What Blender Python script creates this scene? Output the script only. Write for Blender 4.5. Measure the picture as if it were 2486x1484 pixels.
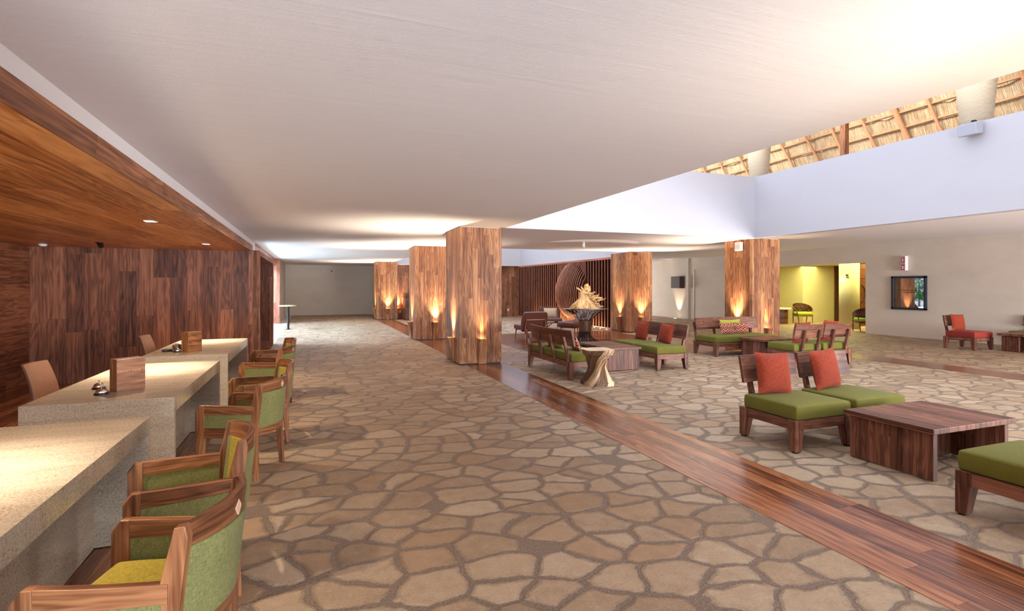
import bpy, math, random
from mathutils import Vector, Matrix
random.seed(7)
PI = math.pi
SC = bpy.context.scene
COL = SC.collection
for o in list(bpy.data.objects):
    bpy.data.objects.remove(o)

# ------------------------------------------------------------------ camera
cam_d = bpy.data.cameras.new('camera')
cam_d.sensor_fit = 'HORIZONTAL'
cam_d.sensor_width = 36.0
cam_d.lens = 36.0 * 1300.0 / 2486.0
cam_d.shift_y = -45.0 / 2486.0
cam_d.clip_end = 300
cam = bpy.data.objects.new('camera', cam_d)
COL.objects.link(cam)
cam.location = (0, 0, 1.55)
cam.rotation_euler = (PI / 2, 0, math.radians(-20.57))
SC.camera = cam
SC.view_settings.view_transform = 'Standard'
SC.view_settings.look = 'None'
SC.view_settings.gamma = 1
SC.view_settings.exposure = 0.0
SC.cycles.use_denoising = True
SC.cycles.sample_clamp_indirect = 6
SC.cycles.max_bounces = 8
SC.cycles.diffuse_bounces = 5
SC.cycles.use_adaptive_sampling = True
SC.cycles.adaptive_threshold = 0.02

# ------------------------------------------------------------------ daylight and added fill lights
world = bpy.data.worlds.new('sky')
SC.world = world
world.use_nodes = True
_bg = world.node_tree.nodes['Background']
_bg.inputs[0].default_value = (0.76, 0.84, 1.0, 1)
_bg.inputs[1].default_value = 2.1


def lamp(kind, name, loc, energy, color, rot=(0, 0, 0), **kw):
    d = bpy.data.lights.new(name, kind)
    d.energy = energy
    d.color = color
    for k, v in kw.items():
        setattr(d, k, v)
    o = bpy.data.objects.new(name, d)
    COL.objects.link(o)
    o.location = loc
    o.rotation_euler = rot
    return o


def aim(o, target):
    d = Vector(target) - o.location
    o.rotation_euler = d.to_track_quat('-Z', 'Y').to_euler()
    return o


DAY = (0.86, 0.91, 1.0)
WARM = (1.0, 0.70, 0.38)
# daylight falling through the two open light wells
lamp('AREA', 'well_daylight', (6.9, 3.5, 5.9), 100, DAY, shape='RECTANGLE', size=5.0, size_y=11, spread=math.radians(120))
lamp('AREA', 'well_daylight', (6.9, 20.8, 5.9), 130, DAY, shape='RECTANGLE', size=5.0, size_y=8.5, spread=math.radians(120))
# added fill light in mid-air, aimed at the thatch to brighten it
aim(lamp('AREA', 'thatch_fill', (8.4, 7, 6.0), 330, (1.0, 0.96, 0.92), shape='RECTANGLE', size=18, size_y=1.0, spread=math.radians(60)), (13.0, 7, 5.6))
# added fill lights behind the camera: two tilted up at the ceiling, one level
lamp('AREA', 'ceiling_fill', (-0.1, -6.0, 0.2), 1130, (0.76, 0.87, 1.0), rot=(PI / 2 + 0.75, 0, 0.12), shape='RECTANGLE', size=3, size_y=1.6, spread=math.radians(125))
lamp('AREA', 'ceiling_fill', (13.8, -6.0, 0.2), 1500, (0.72, 0.85, 1.0), rot=(PI / 2 + 0.75, 0, 0), shape='RECTANGLE', size=5, size_y=1.6, spread=math.radians(125))
lamp('AREA', 'front_fill', (5.0, -6.4, 1.6), 190, (0.96, 0.92, 0.94), rot=(PI / 2, 0, 0), shape='RECTANGLE', size=20, size_y=2.2)
# added fill lights for the right wall; the far one hides behind the screen
lamp('AREA', 'right_wall_fill', (13.8, -5.5, 1.5), 1500, (1.0, 0.93, 0.90), rot=(PI / 2, 0, 0.1), shape='RECTANGLE', size=6, size_y=2.4)
aim(lamp('AREA', 'rear_fill', (12.9, 28.3, 1.4), 330, (0.97, 0.95, 0.94), shape='RECTANGLE', size=4, size_y=2.2), (16.8, 17.0, 1.7))
# low skylight reflected into the garden opening at the far left
lamp('AREA', 'garden_daylight', (-2.9, 20.2, 0.06), 420, (0.50, 0.74, 1.0), rot=(0, -PI + 0.25, 0), shape='RECTANGLE', size=1.2, size_y=8.0)
aim(lamp('AREA', 'garden_daylight', (-4.4, 20.2, 3.9), 900, (0.50, 0.73, 1.0), shape='RECTANGLE', size=8.0, size_y=1.2, spread=math.radians(100)), (1.0, 20.2, 0.0))


# ------------------------------------------------------------------ materials
def srgb(r, g, b):
    f = lambda c: ((c / 255 + 0.055) / 1.055) ** 2.4 if c / 255 > 0.04045 else c / 255 / 12.92
    return (f(r), f(g), f(b), 1)


class NT:
    def __init__(s, name):
        s.m = bpy.data.materials.new(name)
        s.m.use_nodes = True
        s.t = s.m.node_tree
        s.b = s.t.nodes['Principled BSDF']

    def n(s, typ, **kw):
        nd = s.t.nodes.new(typ)
        for k, v in kw.items():
            if isinstance(k, str) and hasattr(nd, k):
                setattr(nd, k, v)
        return nd

    def l(s, a, b):
        s.t.links.new(a, b)

    def val(s, inp, v):
        if hasattr(v, 'is_output') or isinstance(v, bpy.types.NodeSocket):
            s.l(v, inp)
        else:
            inp.default_value = v

    def math(s, op, a, b=0.0, c=0.0):
        nd = s.n('ShaderNodeMath', operation=op)
        s.val(nd.inputs[0], a)
        s.val(nd.inputs[1], b)
        s.val(nd.inputs[2], c)
        return nd.outputs[0]

    def comb(s, x, y, z):
        nd = s.n('ShaderNodeCombineXYZ')
        for i, v in enumerate((x, y, z)):
            s.val(nd.inputs[i], v)
        return nd.outputs[0]

    def uv(s):
        u = s.n('ShaderNodeUVMap')
        u.uv_map = 'UVMap'
        sp = s.n('ShaderNodeSeparateXYZ')
        s.l(u.outputs[0], sp.inputs[0])
        return u.outputs[0], sp.outputs[0], sp.outputs[1]

    def noise(s, vec, scale=1.0, detail=4.0, rough=0.55, dist=0.0):
        nd = s.n('ShaderNodeTexNoise')
        s.l(vec, nd.inputs['Vector'])
        nd.inputs['Scale'].default_value = scale
        nd.inputs['Detail'].default_value = detail
        nd.inputs['Roughness'].default_value = rough
        nd.inputs['Distortion'].default_value = dist
        return nd.outputs[0]

    def ramp(s, fac, stops, interp='LINEAR'):
        nd = s.n('ShaderNodeValToRGB')
        nd.color_ramp.interpolation = interp
        e = nd.color_ramp.elements
        while len(e) < len(stops):
            e.new(0.5)
        for i, (p, c) in enumerate(stops):
            e[i].position = p
            e[i].color = c
        s.l(fac, nd.inputs[0])
        return nd.outputs[0]

    def mix(s, fac, a, b, blend='MIX'):
        nd = s.n('ShaderNodeMix', data_type='RGBA', blend_type=blend)
        s.val(nd.inputs[0], fac)
        s.val(nd.inputs[6], a)
        s.val(nd.inputs[7], b)
        return nd.outputs[2]

    def bump(s, h, strength=0.3, dist=0.01, nrm=None):
        nd = s.n('ShaderNodeBump')
        nd.inputs['Strength'].default_value = strength
        nd.inputs['Distance'].default_value = dist
        s.l(h, nd.inputs['Height'])
        if nrm is not None:
            s.l(nrm, nd.inputs['Normal'])
        return nd.outputs[0]


def wood(name, dark, mid, light, pw=0.12, pl=1.5, rough=0.38, tone=0.5, gap=0.0012, grain=1.0):
    t = NT(name)
    _, u, v = t.uv()
    oi = t.n('ShaderNodeObjectInfo')
    rnd = t.math('MULTIPLY', oi.outputs['Random'], 37.0)
    un = t.math('DIVIDE', u, pw)
    col = t.math('FLOOR', un)
    w1 = t.n('ShaderNodeTexWhiteNoise', noise_dimensions='2D')
    t.l(t.comb(col, rnd, 0.0), w1.inputs['Vector'])
    vn = t.math('ADD', t.math('DIVIDE', v, pl), t.math('MULTIPLY', w1.outputs[0], 9.0))
    row = t.math('FLOOR', vn)
    w2 = t.n('ShaderNodeTexWhiteNoise', noise_dimensions='3D')
    t.l(t.comb(col, row, rnd), w2.inputs['Vector'])
    sp = t.n('ShaderNodeSeparateXYZ')
    t.l(w2.outputs['Color'], sp.inputs[0])
    off = t.math('MULTIPLY', sp.outputs[0], 40.0)
    off2 = t.math('MULTIPLY', sp.outputs[1], 40.0)
    big = t.noise(t.comb(t.math('MULTIPLY_ADD', u, 5.5 * grain, off), t.math('MULTIPLY_ADD', v, 0.7 * grain, off2), rnd), 1.0, 2.0, 0.5, 0.2)
    rings = t.math('SINE', t.math('MULTIPLY', big, 62.0))
    fine = t.noise(t.comb(t.math('MULTIPLY_ADD', u, 150.0, off), t.math('MULTIPLY_ADD', v, 5.0, off2), rnd), 1.0, 3.0, 0.6)
    pore = t.noise(t.comb(t.math('MULTIPLY_ADD', u, 36.0, off), t.math('MULTIPLY_ADD', v, 0.9, off2), rnd), 1.0, 4.0, 0.6, 0.15)
    f = t.math('MULTIPLY_ADD', rings, 0.10, 0.5)
    f = t.math('ADD', f, t.math('MULTIPLY', t.math('SUBTRACT', fine, 0.5), 0.30))
    f = t.math('ADD', f, t.math('MULTIPLY', t.math('SUBTRACT', pore, 0.5), 1.15))
    f = t.math('ADD', f, t.math('MULTIPLY', t.math('SUBTRACT', sp.outputs[2], 0.5), tone))
    c = t.ramp(f, [(0.12, dark), (0.48, mid), (0.85, light)])
    fr = t.math('FRACT', un)
    edge = t.math('MULTIPLY', t.math('MINIMUM', fr, t.math('SUBTRACT', 1.0, fr)), pw)
    fv = t.math('FRACT', vn)
    edv = t.math('MULTIPLY', t.math('MINIMUM', fv, t.math('SUBTRACT', 1.0, fv)), pl)
    g = t.math('LESS_THAN', t.math('MINIMUM', edge, edv), gap)
    c = t.mix(t.math('MULTIPLY', g, 0.55), c, tuple(x * 0.25 for x in dark[:3]) + (1,))
    t.l(c, t.b.inputs['Base Color'])
    t.b.inputs['Roughness'].default_value = rough
    t.b.inputs['Specular IOR Level'].default_value = 0.35
    t.l(t.bump(t.math('SUBTRACT', fine, g), 0.12, 0.002), t.b.inputs['Normal'])
    return t.m


def plaster(name, c, var=0.05, rough=0.8, streak=False):
    t = NT(name)
    uv, u, v = t.uv()
    a = t.noise(uv, 0.7, 5, 0.6)
    b = t.noise(t.comb(t.math('MULTIPLY', u, 0.5), t.math('MULTIPLY', v, 9.0 if streak else 1.2), 0.0), 1.6, 5, 0.65, 0.5)
    f = t.math('ADD', t.math('MULTIPLY', a, 0.5), t.math('MULTIPLY', b, 0.5))
    d = tuple(x * (1 - var * 2.2) for x in c[:3]) + (1,)
    l = tuple(min(1, x * (1 + var)) for x in c[:3]) + (1,)
    t.l(t.ramp(f, [(0.3, d), (0.7, l)]), t.b.inputs['Base Color'])
    t.b.inputs['Roughness'].default_value = rough
    fine = t.noise(uv, 45, 3, 0.6)
    t.l(t.bump(t.math('ADD', fine, t.math('MULTIPLY', b, 2.0)), 0.25, 0.004), t.b.inputs['Normal'])
    return t.m


def flagstone(name):
    t = NT(name)
    uv, u, v = t.uv()
    w = t.n('ShaderNodeTexNoise')
    t.l(uv, w.inputs['Vector'])
    w.inputs['Scale'].default_value = 2.6
    w.inputs['Detail'].default_value = 3.5
    vm = t.n('ShaderNodeVectorMath', operation='MULTIPLY_ADD')
    t.l(w.outputs['Color'], vm.inputs[0])
    vm.inputs[1].default_value = (0.20, 0.20, 0)
    t.l(uv, vm.inputs[2])
    vec = vm.outputs[0]
    # a slight squash gives the longer stones
    mp = t.n('ShaderNodeMapping')
    t.l(vec, mp.inputs[0])
    mp.inputs['Scale'].default_value = (3.0, 4.2, 1)
    mp.inputs['Rotation'].default_value = (0, 0, 0.35)
    ve = t.n('ShaderNodeTexVoronoi', voronoi_dimensions='2D', feature='DISTANCE_TO_EDGE')
    vc = t.n('ShaderNodeTexVoronoi', voronoi_dimensions='2D', feature='F1')
    for x in (ve, vc):
        t.l(mp.outputs[0], x.inputs['Vector'])
        x.inputs['Scale'].default_value = 1.0
        x.inputs['Randomness'].default_value = 1.0
    n2 = t.noise(uv, 9, 4, 0.7)
    n3 = t.noise(uv, 62, 5, 0.8)
    n5 = t.noise(uv, 1.1, 3, 0.6)
    ed = t.math('ADD', ve.outputs['Distance'], t.math('MULTIPLY', t.math('SUBTRACT', t.math('ADD', t.math('MULTIPLY', n2, 0.6), t.math('MULTIPLY', n3, 0.4)), 0.5), 0.14))
    ed = t.math('SUBTRACT', ed, t.math('MULTIPLY', n5, 0.05))
    ed = t.math('MINIMUM', ed, t.math('MULTIPLY', t.math('SUBTRACT', t.math('MULTIPLY_ADD', n2, 0.22, 0.66), vc.outputs['Distance']), 0.7))
    stone = t.ramp(ed, [(0.016, (0, 0, 0, 1)), (0.05, (1, 1, 1, 1))])
    sx = t.n('ShaderNodeSeparateXYZ')
    t.l(vc.outputs['Color'], sx.inputs[0])
    f = t.math('ADD', t.math('MULTIPLY', sx.outputs[0], 0.34), t.math('MULTIPLY', n3, 0.75))
    f = t.math('ADD', f, t.math('MULTIPLY_ADD', n2, 0.45, -0.14))
    sc = t.ramp(f, [(0.25, srgb(128, 101, 76)), (0.55, srgb(168, 140, 110)), (0.75, srgb(188, 162, 132)), (0.95, srgb(206, 186, 158))])
    rust = t.math('MULTIPLY', t.math('GREATER_THAN', sx.outputs[1], 0.78), 0.35)
    sc = t.mix(rust, sc, srgb(172, 132, 94))
    blot = t.ramp(t.noise(uv, 5.0, 5, 0.7, 0.6), [(0.56, (0, 0, 0, 1)), (0.72, (1, 1, 1, 1))])
    sc = t.mix(t.math('MULTIPLY', blot, 0.35), sc, srgb(128, 98, 74))
    gr = t.ramp(t.noise(uv, 85, 5, 0.85), [(0.32, srgb(82, 66, 54)), (0.52, srgb(136, 114, 95)), (0.70, srgb(190, 170, 150))])
    t.l(t.mix(stone, gr, sc), t.b.inputs['Base Color'])
    h = t.math('ADD', t.math('MULTIPLY', t.ramp(ed, [(0.01, (0, 0, 0, 1)), (0.09, (1, 1, 1, 1))]), 1.0), t.math('MULTIPLY', n3, 0.55))
    h = t.math('ADD', h, t.math('MULTIPLY', n2, 0.5))
    t.l(t.bump(h, 0.85, 0.02), t.b.inputs['Normal'])
    t.l(t.math('MULTIPLY_ADD', n3, 0.35, 0.33), t.b.inputs['Roughness'])
    return t.m


def fabric(name, c, sc=1.0, slub=0.25, rough=0.9, weave=1.0):
    t = NT(name)
    uv, u, v = t.uv()
    a = t.noise(t.comb(t.math('MULTIPLY', u, 60.0 * sc), t.math('MULTIPLY', v, 420.0 * sc), 0.0), 1, 2, 0.6)
    b = t.noise(t.comb(t.math('MULTIPLY', u, 420.0 * sc), t.math('MULTIPLY', v, 60.0 * sc), 3.0), 1, 2, 0.6)
    n = t.noise(uv, 6, 3, 0.6)
    f = t.math('ADD', t.math('MULTIPLY', a, 0.42), t.math('MULTIPLY', b, 0.42))
    f = t.math('ADD', f, t.math('MULTIPLY', n, 0.16))
    d = tuple(x * (1 - slub * 1.6) for x in c[:3]) + (1,)
    l = tuple(min(1, x * (1 + slub * 1.5)) for x in c[:3]) + (1,)
    t.l(t.ramp(f, [(0.36, d), (0.5, c), (0.64, l)]), t.b.inputs['Base Color'])
    t.b.inputs['Roughness'].default_value = rough
    t.b.inputs['Sheen Weight'].default_value = 0.03
    t.l(t.bump(f, 0.45 * weave, 0.002), t.b.inputs['Normal'])
    return t.m


def granite(name):
    t = NT(name)
    uv, u, v = t.uv()
    a = t.noise(uv, 210, 2, 0.7)
    b = t.noise(uv, 75, 3, 0.7)
    c = t.noise(t.comb(t.math('MULTIPLY', u, 2.2), t.math('MULTIPLY', v, 7.0), 0.0), 1, 5, 0.6, 0.8)
    f = t.math('ADD', t.math('MULTIPLY', a, 0.45), t.math('MULTIPLY', b, 0.4))
    f = t.math('ADD', f, t.math('MULTIPLY', c, 0.22))
    t.l(t.ramp(f, [(0.40, srgb(88, 76, 66)), (0.46, srgb(138, 124, 108)), (0.55, srgb(166, 152, 134)), (0.7, srgb(188, 176, 160))]), t.b.inputs['Base Color'])
    t.b.inputs['Roughness'].default_value = 0.22
    return t.m


def simple(name, c, rough=0.5, metal=0.0, emit=None, es=0.0, trans=0.0, bump=0.0, var=0.0):
    t = NT(name)
    t.b.inputs['Base Color'].default_value = c
    t.b.inputs['Roughness'].default_value = rough
    t.b.inputs['Metallic'].default_value = metal
    if emit:
        t.b.inputs['Emission Color'].default_value = emit
        t.b.inputs['Emission Strength'].default_value = es
    if trans:
        t.b.inputs['Transmission Weight'].default_value = trans
    uv, u, v = t.uv()
    nz = t.noise(uv, 30, 3, 0.6)
    if var:
        d = tuple(x * (1 - var) for x in c[:3]) + (1,)
        l = tuple(min(1, x * (1 + var)) for x in c[:3]) + (1,)
        t.l(t.ramp(nz, [(0.3, d), (0.7, l)]), t.b.inputs['Base Color'])
    if bump:
        t.l(t.bump(nz, bump, 0.003), t.b.inputs['Normal'])
    return t.m


def chevron(name):
    t = NT(name)
    uv, u, v = t.uv()
    tri = t.math('ABSOLUTE', t.math('SUBTRACT', t.math('FRACT', t.math('MULTIPLY', u, 9.0)), 0.5))
    z = t.math('FRACT', t.math('MULTIPLY', t.math('ADD', v, t.math('MULTIPLY', tri, 0.11)), 9.0))
    c = t.ramp(z, [(0.0, srgb(52, 20, 20)), (0.24, srgb(192, 120, 92)), (0.5, srgb(120, 28, 26)), (0.74, srgb(214, 150, 118))], 'CONSTANT')
    t.l(c, t.b.inputs['Base Color'])
    t.b.inputs['Roughness'].default_value = 0.9
    return t.m


M = {}
M['wall_wood'] = wood('walnut_wall_planks', srgb(70, 38, 24), srgb(134, 84, 56), srgb(184, 126, 90), 0.135, 1.25, 0.5, 0.34)
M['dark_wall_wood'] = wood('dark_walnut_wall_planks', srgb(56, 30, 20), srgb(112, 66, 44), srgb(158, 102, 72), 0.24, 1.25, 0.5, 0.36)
M['pillar_wood'] = wood('walnut_pillar_planks', srgb(84, 46, 28), srgb(146, 94, 59), srgb(202, 148, 102), 0.11, 1.3, 0.5, 0.36)
M['soffit_wood'] = wood('walnut_soffit_planks', srgb(104, 56, 26), srgb(176, 110, 58), srgb(218, 154, 94), 0.22, 2.6, 0.33, 0.4)
M['floor_wood'] = wood('polished_floor_planks', srgb(66, 32, 20), srgb(128, 74, 46), srgb(176, 116, 76), 0.13, 2.8, 0.24, 0.45)
M['pink_wood'] = wood('pale_red_planks', srgb(120, 66, 50), srgb(184, 116, 92), srgb(222, 164, 138), 0.16, 1.6, 0.4, 0.4)
M['walnut'] = wood('oiled_walnut', srgb(56, 29, 20), srgb(104, 62, 46), srgb(148, 98, 76), 0.105, 9.0, 0.44, 0.38, 0.0007, 1.4)
M['brown_wood'] = wood('warm_brown_wood', srgb(70, 38, 22), srgb(122, 76, 47), srgb(170, 116, 76), 0.4, 9.0, 0.34, 0.3, 0.0, 1.6)
M['dark_wood'] = wood('dark_stained_wood', srgb(40, 22, 14), srgb(84, 52, 34), srgb(120, 78, 52), 0.3, 9.0, 0.4, 0.3, 0.0, 1.6)
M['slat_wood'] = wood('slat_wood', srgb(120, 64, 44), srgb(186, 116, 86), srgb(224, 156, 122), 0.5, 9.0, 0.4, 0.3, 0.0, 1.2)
M['carved'] = wood('carved_hardwood', srgb(78, 50, 30), srgb(156, 118, 82), srgb(226, 200, 162), 0.24, 9.0, 0.5, 0.95, 0.0, 1.3)
M['inlay'] = simple('pale_inlay', srgb(216, 180, 150), 0.45, var=0.06)
M['stone'] = flagstone('flagstone')
M['granite'] = granite('beige_granite')
M['ceiling'] = plaster('ceiling_plaster', (0.86, 0.84, 0.85, 1), 0.022, 0.75, True)
M['white'] = plaster('white_plaster', (0.58, 0.555, 0.58, 1), 0.02, 0.8)
M['band'] = plaster('daylit_wall_plaster', (0.84, 0.86, 0.90, 1), 0.01, 0.8)  # blue daylight on this white wall is put into its plaster colour
M['wallp'] = plaster('cream_plaster', (0.72, 0.64, 0.545, 1), 0.05, 0.8)
M['yellow'] = plaster('yellow_plaster', (0.62, 0.56, 0.30, 1), 0.04, 0.8)
M['green'] = fabric('green_fabric', srgb(104, 100, 26), 1.0, 0.16)
M['lime'] = fabric('olive_yellow_fabric', srgb(156, 136, 36), 0.62, 0.30)
M['sage'] = fabric('sage_fabric', srgb(116, 116, 66), 0.62, 0.30)
M['red'] = fabric('red_fabric', srgb(138, 46, 14), 0.5, 0.36)
M['redseat'] = fabric('dark_red_fabric', srgb(138, 40, 30), 0.8, 0.2)
M['brightgreen'] = fabric('bright_green_fabric', srgb(150, 184, 40), 1, 0.1)
M['beige'] = fabric('beige_fabric', srgb(196, 176, 146), 1, 0.1)
M['greenpillow'] = fabric('light_green_fabric', srgb(164, 160, 56), 1, 0.1)
M['chevron'] = chevron('chevron_fabric')
M['leather'] = simple('brown_leather', srgb(98, 52, 38), 0.42, bump=0.15, var=0.12)
M['tan_leather'] = simple('tan_leather', srgb(108, 72, 52), 0.45, bump=0.15, var=0.08)
M['greycushion'] = fabric('grey_brown_fabric', srgb(72, 54, 50), 1, 0.1)
M['black'] = simple('black_metal', (0.012, 0.012, 0.014, 1), 0.35, 0.3)
M['iron'] = simple('dark_iron', srgb(48, 36, 32), 0.42, 0.6)
M['chrome'] = simple('chrome', (0.85, 0.85, 0.86, 1), 0.08, 1.0)
M['offwhite'] = simple('white_plastic', (0.80, 0.79, 0.77, 1), 0.45)
M['greybox'] = simple('grey_plastic', (0.45, 0.45, 0.50, 1), 0.5)
M['cream'] = simple('cream_top', srgb(236, 226, 190), 0.35, var=0.03)
M['paletop'] = simple('pale_wood_top', srgb(214, 190, 138), 0.4, var=0.06)
M['bluesteel'] = simple('blue_steel_frame', srgb(34, 46, 58), 0.4, 0.2, var=0.1)
M['darkglass'] = simple('dark_mirror_glass', (0.03, 0.05, 0.05, 1), 0.02, 0.0)
M['darkglass'].node_tree.nodes['Principled BSDF'].inputs['Specular IOR Level'].default_value = 1.0
M['darkglass'].node_tree.nodes['Principled BSDF'].inputs['IOR'].default_value = 2.6
M['clearglass'] = simple('clear_glass', (0.95, 0.98, 0.97, 1), 0.03, 0, trans=1.0)
M['signred'] = simple('sign_red', srgb(160, 16, 36), 0.4)
M['signwhite'] = simple('sign_white', srgb(236, 226, 226), 0.5)
M['darkprint'] = simple('dark_print', srgb(40, 20, 24), 0.5)
M['engrave'] = simple('engraved_letters', srgb(214, 150, 122), 0.6)
M['lampglow'] = simple('lamp_glow', (1, 0.85, 0.6, 1), 0.5, emit=(1, 0.80, 0.5, 1), es=14)
M['spotglow'] = simple('spot_glow', (1, 0.95, 0.85, 1), 0.5, emit=(1, 0.9, 0.75, 1), es=6)
M['cable'] = simple('red_cable', srgb(170, 24, 20), 0.4)
M['wetblack'] = simple('black_plastic', (0.02, 0.02, 0.02, 1), 0.25)
M['shaded_fin'] = wood('shaded_fin_sides', srgb(34, 16, 12), srgb(66, 34, 26), srgb(92, 50, 38), 0.5, 9.0, 0.55, 0.2, 0.0)  # dark tone stands for the shade on the fin sides
M['signbox'] = simple('dark_sign_wood', srgb(52, 26, 20), 0.6, var=0.2)
M['backpanel'] = simple('dark_back_panel', srgb(56, 32, 26), 0.5, var=0.1)
M['doorwood'] = wood('door_wood', srgb(70, 38, 20), srgb(124, 74, 42), srgb(160, 104, 64), 0.2, 9, 0.4, 0.3)
M['leaf'] = simple('garden_leaves', srgb(70, 160, 70), 0.6, var=0.5)
M['gravel'] = simple('pale_garden_path', srgb(214, 206, 192), 0.9, var=0.1)


def thatch_mat():
    t = NT('thatch')
    uv, u, v = t.uv()
    a = t.noise(t.comb(t.math('MULTIPLY', u, 70.0), t.math('MULTIPLY', v, 5.0), 0.0), 1, 4, 0.75, 0.6)
    b = t.noise(uv, 5, 3, 0.6)
    f = t.math('ADD', t.math('MULTIPLY', a, 0.75), t.math('MULTIPLY', b, 0.25))
    t.l(t.ramp(f, [(0.3, srgb(96, 68, 40)), (0.42, srgb(176, 140, 98)), (0.58, srgb(226, 200, 158)), (0.75, srgb(246, 232, 206))]), t.b.inputs['Base Color'])
    t.b.inputs['Roughness'].default_value = 0.85
    t.l(t.bump(a, 1.0, 0.03), t.b.inputs['Normal'])
    return t.m


def rope_mat():
    t = NT('rope_wrap')
    uv, u, v = t.uv()
    w = t.math('SINE', t.math('MULTIPLY', v, 420.0))
    n = t.noise(uv, 25, 4, 0.6)
    f = t.math('ADD', t.math('MULTIPLY_ADD', w, 0.22, 0.3), t.math('MULTIPLY', n, 0.4))
    t.l(t.ramp(f, [(0.2, srgb(176, 150, 118)), (0.6, srgb(226, 208, 180))]), t.b.inputs['Base Color'])
    t.b.inputs['Roughness'].default_value = 0.9
    t.l(t.bump(w, 0.7, 0.01), t.b.inputs['Normal'])
    return t.m


def drift_mat():
    t = NT('driftwood')
    uv, u, v = t.uv()
    a = t.noise(t.comb(t.math('MULTIPLY', u, 14.0), t.math('MULTIPLY', v, 3.0), 0.0), 1, 5, 0.7, 1.0)
    t.l(t.ramp(a, [(0.25, srgb(96, 62, 30)), (0.45, srgb(190, 148, 96)), (0.62, srgb(232, 204, 158))]), t.b.inputs['Base Color'])
    t.b.inputs['Roughness'].default_value = 0.6
    t.l(t.bump(a, 0.9, 0.02), t.b.inputs['Normal'])
    return t.m


M['thatch'] = thatch_mat()
M['rope'] = rope_mat()
M['drift'] = drift_mat()
M['polewood'] = simple('peeled_pole', srgb(196, 138, 94), 0.7, bump=0.4, var=0.2)
M['floor_wood'].node_tree.nodes['Principled BSDF'].inputs['Coat Weight'].default_value = 0.25
M['floor_wood'].node_tree.nodes['Principled BSDF'].inputs['Coat Roughness'].default_value = 0.15


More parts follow.
